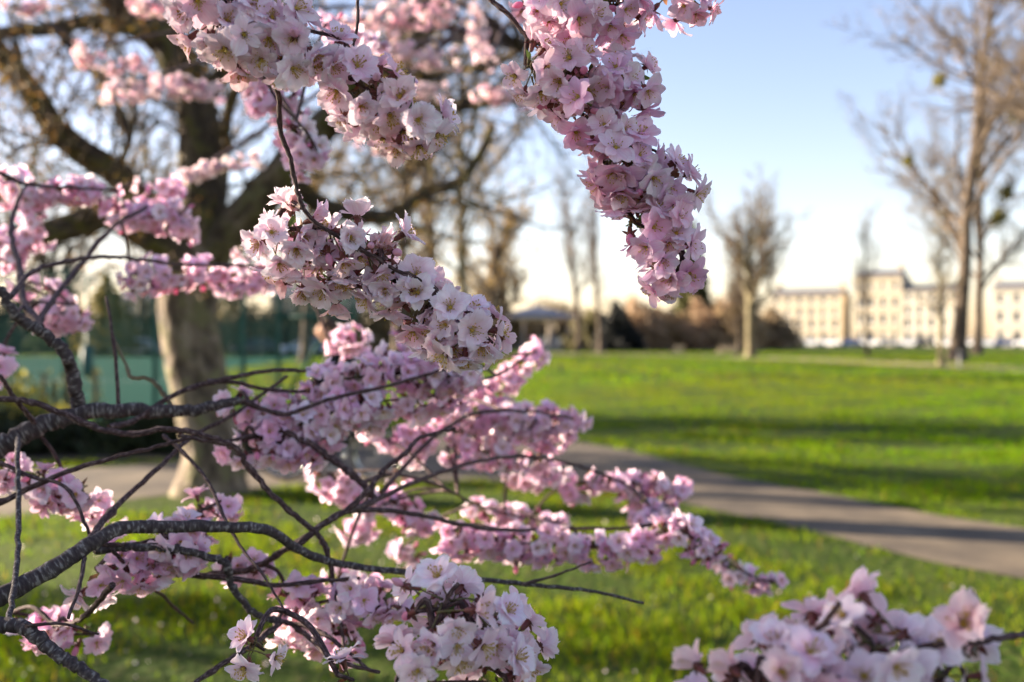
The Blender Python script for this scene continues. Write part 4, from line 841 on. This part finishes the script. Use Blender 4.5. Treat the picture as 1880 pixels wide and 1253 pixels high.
branch([(-60, 950), (0, 923), (83, 883), (181, 847), (270, 825), (347, 804)], (1.15, 1.25), (6.5, 3.5), 'twig', [T(1.0), T(1.1, .6)])
branch([(159, 999), (188, 959), (231, 912), (300, 851), (350, 804), (430, 760), (527, 691)], (1.08, 1.5), (7, 3), 'twig')
branch([(300, 800), (336, 831), (383, 887), (412, 952), (445, 1010), (481, 1053), (522, 1122)], (1.3, 1.05), (4, 2.2))
branch([(200, 785), (240, 775), (330, 720), (420, 695), (500, 680), (590, 682), (640, 676)], (1.3, 1.55), (6, 3))
branch([(380, 700), (430, 702), (480, 714), (560, 719), (640, 712), (720, 690), (800, 668)], (1.42, 1.55), (4.5, 2.5))
branch([(440, 735), (520, 760), (600, 735), (700, 712), (780, 690), (860, 665)], (1.4, 1.5), (5, 2.5))
branch([(330, 800), (400, 812), (460, 800), (530, 775)], (1.3, 1.45), (4, 2.5))
branch([(542, 1006), (593, 963), (631, 941), (678, 898), (706, 863), (749, 827), (765, 808), (793, 798), (836, 787)], (1.25, 1.4), (7, 3))
branch([(360, 1057), (466, 1042), (524, 1010), (593, 963)], (1.3, 1.27), (6, 6))
branch([(600, 958), (631, 941), (698, 937), (790, 950), (843, 963), (900, 972), (960, 974), (1060, 971), (1140, 970), (1240, 962), (1290, 985), (1340, 1035), (1385, 1060), (1420, 1072)], (1.27, 1.65, 1.95), (6, 2))
branch([(640, 940), (690, 918), (777, 880), (856, 853), (918, 841), (993, 841), (1045, 851), (1104, 870), (1151, 892), (1186, 922), (1212, 955)], (1.3, 1.9, 2.05), (5.5, 2.5))
branch([(500, 780), (580, 823), (631, 859), (663, 886), (690, 918)], (1.42, 1.42), (7, 6.5), 'twig')
branch([(663, 886), (720, 872), (800, 890), (870, 925), (950, 948), (1030, 958)], (1.5, 2.25), (4, 2))
branch([(700, 905), (740, 860), (800, 800), (870, 760), (960, 755), (1050, 768)], (1.5, 1.95), (5, 2.5))
branch([(780, 690), (850, 700), (910, 690), (960, 660), (985, 642)], (1.5, 2.0), (4, 2))
branch([(282, 1046), (361, 1057), (434, 1064), (506, 1075), (593, 1067), (660, 1062)], (1.2, 1.25), (7, 3), 'twig')
branch([(205, 1008), (240, 1050), (289, 1088), (325, 1120), (353, 1145)], (1.12, 1.5), (4, 2.5))
branch([(960, 1073), (1010, 1060), (1060, 1042), (1085, 1032)], (1.27, 1.3), (3, 1.6))
branch([(34, 803), (32, 836), (34, 963), (29, 1053), (16, 1140)], (1.3, .95), (4.5, 5.5), 'twig', mt=m_bough)
branch([(218, 752), (210, 640), (195, 545)], (1.36, 1.4), (4, 2.5)); branch([(318, 755), (303, 728), (275, 697), (240, 692), (232, 672), (210, 625)], (1.4, 1.5), (5, 2.5), mt=m_pale)
branch([(70, 604), (78, 580), (110, 535), (150, 485), (205, 420), (270, 380)], (1.35, 1.95), (6.5, 3.5)); branch([(75, 602), (42, 550), (36, 490), (20, 420), (40, 350)], (1.35, 1.9), (8, 4))
branch([(20, 545), (60, 500), (130, 478), (200, 472), (250, 476), (330, 486), (430, 488), (540, 497)], (1.32, 1.7, 2.0), (5.5, 2.5)); branch([(28, 575), (60, 555), (130, 560)], (1.33, 1.85), (4, 2))
branch([(0, 690), (30, 735), (66, 780)][::-1], (1.32, 1.25), (5, 4)); branch([(206, 1075), (163, 1125), (137, 1143), (100, 1150)][::1], (1.1, 1.25), (6.5, 3)); branch([(155, 1005), (150, 1060), (125, 1136)], (1.08, .98), (4.5, 3)); branch([(47, 1150), (110, 1146), (180, 1165)], (.9, .98), (3.5, 2))
branch([(173, 1000), (240, 1000), (300, 985), (350, 950), (405, 920)], (1.12, 1.3), (4.5, 2.5)); branch([(0, 850), (60, 876), (120, 895), (165, 985)][::1], (1.2, 1.15), (4, 3))
branch([(345, 1270), (362, 1252), (416, 1216), (466, 1183), (513, 1145)][::-1], (1.2, 1.05), (6.5, 4))
# bough passing under the frame, carrying the near sprays at the bottom
lowb = branch([(700, 1420), (745, 1290)], (.82, .82), (11, 9), 'bough', [T(.5), (-1.0, .8, .85), (-.45, .62, 1.05)])
branch([(735, 1300), (730, 1249), (757, 1211), (778, 1171), (808, 1133), (825, 1092), (841, 1072)], (.82, .82), (8, 4)); branch([(740, 1280), (900, 1330), (931, 1252), (900, 1223)], (.82, .84), (6, 4))
branch([(515, 1142), (570, 1154), (604, 1171), (638, 1198), (674, 1228)], (1.22, 1.15), (5, 3)); branch([(540, 1150), (570, 1174), (611, 1211), (696, 1235)], (1.22, 1.1), (5, 3.5)); branch([(611, 1071), (620, 1110), (630, 1180), (632, 1215)], (1.28, 1.2), (4, 3))
branch([(745, 1290), (1000, 1400), (1250, 1380), (1373, 1253), (1410, 1215), (1458, 1185), (1505, 1154), (1542, 1108)], (.78, .66, .62), (9, 5)); branch([(1250, 1380), (1600, 1420), (1960, 1260), (1950, 1150), (1880, 1164), (1802, 1178), (1717, 1185), (1655, 1198)], (.66, .62), (8, 5))
# overhead limbs above the frame, and the sprays that hang from them
ov = np.array([T(2.2), T(2.6, .5), (-.7, .85, 2.62), (-.25, .86, 2.5), (.1, .95, 2.36), (.35, 1.02, 2.2)]); spo = spline(ov, 36); m = M(); tube(m, spo, np.linspace(.05, .014, 36), 9, bump=.05, seed=50); m.build('bough', m_bough, near)
branch([(430, -120), (478, 20), (490, 105), (497, 128), (512, 180), (515, 240), (535, 300), (545, 350), (563, 392), (630, 440), (698, 478), (726, 496), (778, 517), (800, 545), (812, 566), (860, 600), (895, 625)], (.9, .95), (5.5, 3.2), 'twig', [tuple(spo[20])])
branch([(250, -140), (330, -30), (420, 20), (520, 45), (622, 70)], (.88, .88), (5, 3), 'twig', [tuple(spo[17])])
branch([(690, -140), (657, -10), (657, 46), (648, 101), (690, 160), (740, 205), (785, 235)], (.92, .88), (3.5, 2.5), 'twig', [tuple(spo[24])])
branch([(860, -140), (895, -5), (937, 31), (968, 69), (1017, 96), (1060, 130), (1095, 190), (1147, 241), (1185, 268), (1222, 291)], (1.0, 1.0), (5, 2.6), 'twig', [tuple(spo[29])])
branch([(1095, 190), (1130, 270), (1170, 337), (1197, 390), (1228, 436), (1250, 480), (1240, 505)], (1.0, 1.02), (4, 2.2)); branch([(1100, 160), (1167, 163), (1197, 172)], (1.0, 1.0), (2.4, 1.8)); branch([(1010, -120), (1030, 20), (1040, 60), (1055, 105), (1075, 150)], (1.0, 1.0), (4, 3), 'twig', [tuple(spo[33])])
branch([(1020, -60), (1100, 10), (1200, -8), (1290, 0)], (1.0, 1.02), (3.5, 2)); branch([(440, -60), (470, 90), (500, 170), (560, 240), (590, 290)], (1.3, 1.6), (4, 2), 'twig', [tuple(spo[18])])
branch([(-100, 250), (-20, 310), (60, 340), (150, 345), (215, 350)], (1.5, 2.0), (5, 2.5), 'twig', [T(1.9), T(2.0, .3)])

# strands of flowers: (photo path, distance (start, end), spurs, flowers per spur, spread, mean facing)
ST = [
 # hanging from above, in focus
 ([(360, -10), (410, 15), (480, 40), (545, 60)], (0.88, 0.88), 13, 4, 1.0), ([(400, 50), (450, 65), (520, 90), (570, 80)], (0.88, 0.88), 8, 3, .9),
 ([(500, 425), (545, 420), (600, 425), (660, 450), (700, 475)], (.96, .95), 14, 4, 1.0), ([(560, 480), (620, 500), (660, 520)], (.97, .97), 5, 4, 1.0), ([(690, 490), (730, 520), (770, 540), (800, 560)], (.97, .96), 5, 3, .9), ([(790, 560), (830, 600), (870, 600), (905, 630)], (.94, .94), 9, 4, .9), ([(770, 605), (820, 625)], (.95, .95), 3, 3, .8),
 ([(605, 115), (650, 150), (690, 175), (740, 205), (780, 230)], (.9, .88), 12, 4, .95),
 ([(965, 120), (1020, 130), (1080, 140), (1140, 150)], (1.0, 1.0), 11, 4, 1.05), ([(1030, 180), (1075, 215), (1120, 245), (1150, 290), (1200, 320), (1240, 335)], (1.0, 1.0), 14, 4, 1.05), ([(1100, 290), (1140, 320), (1180, 340)], (1.0, 1.0), 6, 4, 1), ([(1150, 385), (1170, 410), (1200, 425)], (1.0, 1.0), 4, 4, .85), ([(1225, 430), (1255, 470), (1235, 500), (1215, 490)], (1.02, 1.02), 4, 3, .8), ([(1145, 120), (1160, 150)], (1.0, 1.0), 3, 3, .9),
 ([(1000, 10), (1050, 25), (1110, 15), (1165, 0)], (1.0, 1.0), 11, 4, 1.05), ([(1215, -10), (1285, -5)], (1.02, 1.02), 3, 3, .7),
 ([(455, 130), (490, 150), (520, 190), (470, 180)], (1.6, 1.6), 12, 4, 1), ([(530, 230), (560, 265), (580, 275)], (1.6, 1.6), 7, 4, .9), ([(600, 40), (640, 60), (690, 70)], (1.6, 1.8), 6, 4, 1), ([(960, 0), (1000, -5)], (1.2, 1.2), 3, 3, 1),
 # left side, softer
 ([(10, 330), (50, 360), (60, 420), (20, 440), (15, 480)], (2.0, 2.0), 27, 4, 1.1), ([(80, 350), (130, 350), (200, 345)], (2.0, 2.0), 10, 4, .9), ([(215, 395), (270, 400), (320, 385), (350, 430)], (2.0, 2.0), 17, 4, 1), ([(270, 350), (300, 360), (320, 345)], (2.1, 2.1), 6, 4, .9),
 ([(240, 505), (300, 495), (380, 500), (460, 505), (535, 508)], (1.9, 2.0), 25, 4, .85), ([(40, 520), (90, 545), (140, 570), (80, 575)], (1.9, 1.9), 11, 4, .9), ([(440, 455), (480, 445)], (2.1, 2.1), 4, 4, .8), ([(-10, 670), (5, 660)], (1.6, 1.6), 2, 3, .8),
 ([(0, 855), (60, 880), (110, 890), (150, 905)], (1.35, 1.3), 8, 4, .9), ([(130, 910), (190, 935)], (1.35, 1.4), 4, 3, .9), ([(175, 1045), (230, 1035), (290, 1010), (340, 975)], (1.2, 1.2), 10, 4, .9), ([(320, 960), (360, 940), (410, 925)], (1.35, 1.4), 7, 4, .95), ([(300, 985), (350, 1000)], (1.2, 1.2), 4, 4, .9), ([(20, 1125), (80, 1135), (110, 1140)], (1.3, 1.3), 4, 3, .8), ([(130, 1165), (170, 1165)], (1.3, 1.3), 3, 3, .8), ([(425, 1035), (460, 1040)], (1.32, 1.32), 3, 3, .6),
 # the dense spray in the middle
 ([(445, 810), (510, 790), (580, 770), (640, 745), (700, 725)], (1.42, 1.5), 24, 4, 1.05), ([(480, 820), (540, 815), (590, 790)], (1.42, 1.46), 10, 4, 1), ([(430, 735), (490, 745), (550, 760)], (1.48, 1.5), 9, 4, .9), ([(575, 705), (640, 695), (720, 685), (800, 670), (860, 665)], (1.5, 1.55), 24, 4, 1), ([(640, 740), (720, 735), (800, 725), (850, 700)], (1.52, 1.6), 18, 4, 1), ([(700, 660), (760, 645), (830, 650)], (1.6, 1.6), 9, 4, .9),
 ([(800, 740), (870, 760), (940, 760), (1000, 770), (1060, 765)], (1.95, 2.0), 34, 4, .95), ([(830, 790), (900, 800), (960, 790), (1040, 790)], (1.95, 2.0), 17, 4, .9), ([(860, 700), (900, 710), (950, 680), (985, 645)], (2.0, 2.05), 22, 4, .9), ([(610, 640), (640, 620), (670, 625)], (2.0, 2.0), 7, 4, .9), ([(740, 600), (760, 610)], (1.8, 1.8), 2, 4, .9),
 ([(820, 820), (890, 830), (960, 835), (1020, 865)], (1.95, 2.0), 15, 4, .8), ([(930, 855), (975, 870), (1010, 865)], (2.1, 2.1), 6, 4, .7), ([(600, 870), (640, 900), (690, 930)], (1.9, 1.9), 13, 4, .9), ([(640, 965), (680, 965)], (1.9, 1.9), 5, 4, .9), ([(710, 920), (750, 935), (800, 950)], (1.9, 1.9), 9, 4, .8), ([(680, 790), (730, 820), (780, 800), (720, 860)], (1.95, 1.95), 16, 4, .9), ([(735, 1010), (755, 1025)], (2.0, 2.0), 4, 4, .8),
 # row over the grass, and its tip
 ([(815, 985), (870, 990), (930, 995), (1000, 1000), (1060, 998)], (1.65, 1.65), 22, 4, .85), ([(1060, 1000), (1130, 1000), (1190, 985), (1250, 975), (1300, 1010)], (1.65, 1.6), 22, 4, .85), ([(870, 935), (920, 945), (970, 950), (1030, 960)], (2.3, 2.3), 17, 4, .7),
 ([(1045, 890), (1110, 885), (1170, 900)], (2.1, 2.1), 13, 4, .75), ([(1150, 885), (1210, 890), (1255, 905)], (2.1, 2.1), 12, 4, .75), ([(1220, 930), (1200, 955), (1180, 965), (1250, 960)], (2.05, 2.0), 9, 4, .75), ([(1310, 1025), (1360, 1055), (1400, 1072), (1430, 1062)], (1.95, 1.95), 9, 3, .6),
 # lower middle and the big near sprays
 ([(530, 1100), (570, 1110), (620, 1100), (680, 1110), (720, 1120)], (1.3, 1.25), 13, 4, .95), ([(530, 1150), (590, 1170), (650, 1160)], (1.3, 1.25), 8, 4, .9), ([(620, 1060), (670, 1070), (720, 1080)], (1.6, 1.6), 8, 4, .8), ([(465, 1180), (485, 1195)], (.98, .98), 2, 3, .8), ([(620, 1240), (650, 1250)], (.95, .95), 2, 3, .8),
 ([(764, 1122), (802, 1119), (847, 1104)], (.82, .82), 4, 4, 1), ([(767, 1219), (797, 1179), (837, 1144)], (.82, .82), 4, 4, 1), ([(867, 1144), (902, 1159), (927, 1194)], (.84, .86), 4, 4, 1), ([(772, 1259), (842, 1254), (902, 1254)], (.82, .84), 4, 3, 1), ([(962, 1199), (982, 1209)], (.9, .9), 2, 3, .9),
 ([(1392, 1286), (1427, 1249), (1470, 1216), (1502, 1192)], (.64, .64), 4, 4, .9), ([(1542, 1274), (1582, 1239), (1602, 1184), (1572, 1149)], (.64, .64), 4, 4, .9), ([(1662, 1279), (1712, 1264), (1757, 1219), (1782, 1264)], (.64, .64), 3, 4, .8), ([(1342, 1282), (1322, 1274)], (.66, .66), 2, 3, .8), ([(1942, 1194), (1972, 1214)], (.64, .64), 2, 3, .8)]
FL = []; g = np.random.default_rng(99); SPURS = []
ALLB = np.concatenate(BRANCH); linkm = M()
for q, (pts, (d0, d1), ns, nf, spread) in enumerate(ST):
    n = len(pts); sp = spline([P(a, b, d) for (a, b), d in zip(pts, np.linspace(d0, d1, n))], 80)
    # pull the strand's spine to the branch it hangs on when that is close
    placed = []
    m = M(); tube(m, sp, np.linspace(.0026, .0013, 80), 6, 0, seed=q); e = ALLB[np.argmin(np.linalg.norm(ALLB - sp[0], axis=1))]
    mid = (e + sp[0]) / 2 + np.array((0, 0, .015)); tube(m, spline([e, mid, sp[0]], 9), np.linspace(.0032, .0026, 9), 6, 0)
    m.build('twig', m_twig, near)
    for s in range(ns):
        k = np.clip((s + .5 + g.normal() * .8) / ns, 0, 1); c = sp[min(79, int(k * 79))] + g.normal(size=3) * .004; SPURS.append((c, d0))
        loose = d0 > .75 and g.random() < .3      # some umbels hang lower on longer stalks
        for f in range(nf + g.integers(-2, 2)):
            for tr_ in range(14):
                if d0 < .85 and pts[0][1] > 1000:   # nearest sprays are seen from behind: stalks fan out away from us
                    th = 2.4 * (f + s * 1.7 + tr_ * .37); e_ = .95 if (f + tr_) % 2 else .4; D = np.array((math.cos(th) * e_, (.5 + .4 * g.random()) * (1 if g.random() < .68 else -.8), math.sin(th) * e_)) + g.normal(size=3) * .15; ln = .034
                else: D = g.normal(size=3) * .8 + (np.array((0, -.42, -.42)) if d0 < 1.1 else np.array((0, -.3, -.62))); ln = .024 if d0 < 1.1 else .022
                if loose and ln < .03: D = D * .55 + np.array((0, -.12, -.75)); ln = .034
                D /= np.linalg.norm(D); scl = g.uniform(.78, 1.02); p = c + D * ln * scl * (.85 + .3 * g.random()) * (.55 + .45 * spread)
                if all(np.linalg.norm(p - x) > .0175 for x in placed[-60:]): break
            else: continue
            placed.append(p); FL.append((p, D, scl, spread, d0, ln))
print('flowers', len(FL))
def shown(p):
    u, v = p[0] / p[1] * F + 940, HZ - (p[2] - CAMZ) / p[1] * F; return -20 < u < 1900 and -20 < v < 1273
order = sorted(range(len(FL)), key=lambda i: (0 if shown(FL[i][0]) else 1, FL[i][4])); big = set(order[:300])
Pz = np.array([f[0] for f in FL]); Dz = np.array([f[1] for f in FL]); Rm = frame_mats(Dz + g.normal(size=Dz.shape) * .12, g.random(len(FL)) * 6.28); Sz = np.array([f[2] for f in FL])
IN = near.matrix_basis.inverted() if False else Matrix.Translation(-Vector(TRK))
for i in sorted(big):
    isb = g.random() < .055; v = BUDM[g.integers(3)] if isb else (LONGM[g.integers(6)] if FL[i][5] > .03 else VARM[g.integers(14)])
    o = bpy.data.objects.new('flower', v[0]); col.objects.link(o); o.parent = near; mw = Matrix([[*(Rm[i][r_] * Sz[i]), Pz[i][r_]] for r_ in range(3)] + [[0, 0, 0, 1]]); o.matrix_basis = IN @ mw
    for nm, me in (('calyx', v[1]), ('stamens', v[2])):
        if isb and nm == 'stamens': continue
        c = bpy.data.objects.new(nm, me); col.objects.link(c); c.parent = o
rest = np.array([i for i in range(len(FL)) if i not in big]); m = M(); vi = g.integers(0, 11, len(rest))
for v in range(11):
    s = rest[vi == v]; src = LOW[v] if v < 10 else BUD[0]
    for part, mi in ((src[0], 0), (src[1], 1), (src[2], 3)):
        if v == 10 and mi == 3: continue
        scatter_into(m, part, mi, Rm[s], Pz[s], Sz[s])
fm = m.build('flowers', [m_petal, m_calyx, m_pedicel, m_stamen, m_anther], near); fm['kind'] = 'stuff'
# bud scales and young leaves at the spurs
m = M()
for c, d in SPURS:
    n = g.integers(2, 6) if d > .86 else 2; A = np.repeat(c[None], n, 0); D = g.normal(size=(n, 3)) + (0, 0, .4); D /= np.linalg.norm(D, axis=1)[:, None]
    segs(m, A, A + D * .0055, .0016, .0007, 0, sides=5)
    k = g.integers(0, 4) if d > .86 else g.integers(0, 2)
    for j in range(k):
        dv = g.normal(size=3) + (0, 0, .5); dv /= np.linalg.norm(dv); sd_ = np.cross(dv, g.normal(size=3)); sd_ /= np.linalg.norm(sd_); L_ = g.uniform(.008, .02); W_ = L_ * .22; up_ = np.cross(sd_, dv) * L_ * .12
        cc = np.array((.13, .2, .04)) if g.random() < .6 else np.array((.24, .1, .04))
        m.add([c, c + dv * L_ * .5 + sd_ * W_ + up_, c + dv * L_, c + dv * L_ * .5 - sd_ * W_ + up_, c + dv * L_ * .5], [(0, 1, 4), (1, 2, 4), (2, 3, 4), (3, 0, 4)], 1, cc)
m.build('young_leaves', [simple('bud_scale', (.13, .075, .04), .6, c2=(.1, .09, .035), nscale=200), m_leaf], near)['kind'] = 'stuff'
# petals fallen on the grass below
n = 300; Yp = g.uniform(3.0, 9, n); Xp = -Yp * .55 + g.random(n) ** 1.6 * (Yp * .9 + 1.0); ok = ~inpoly(Xp, Yp, PATH); m = M(); leaves(m, np.stack([Xp[ok], Yp[ok], g.uniform(.02, .055, ok.sum())], 1), .016, 0, (.88, .78, .8), aspect=1.1, seed=3)
tag(m.build('fallen_petals', m_petal), 'pale petals fallen on the grass under the near cherry', 'petals', kind='stuff')
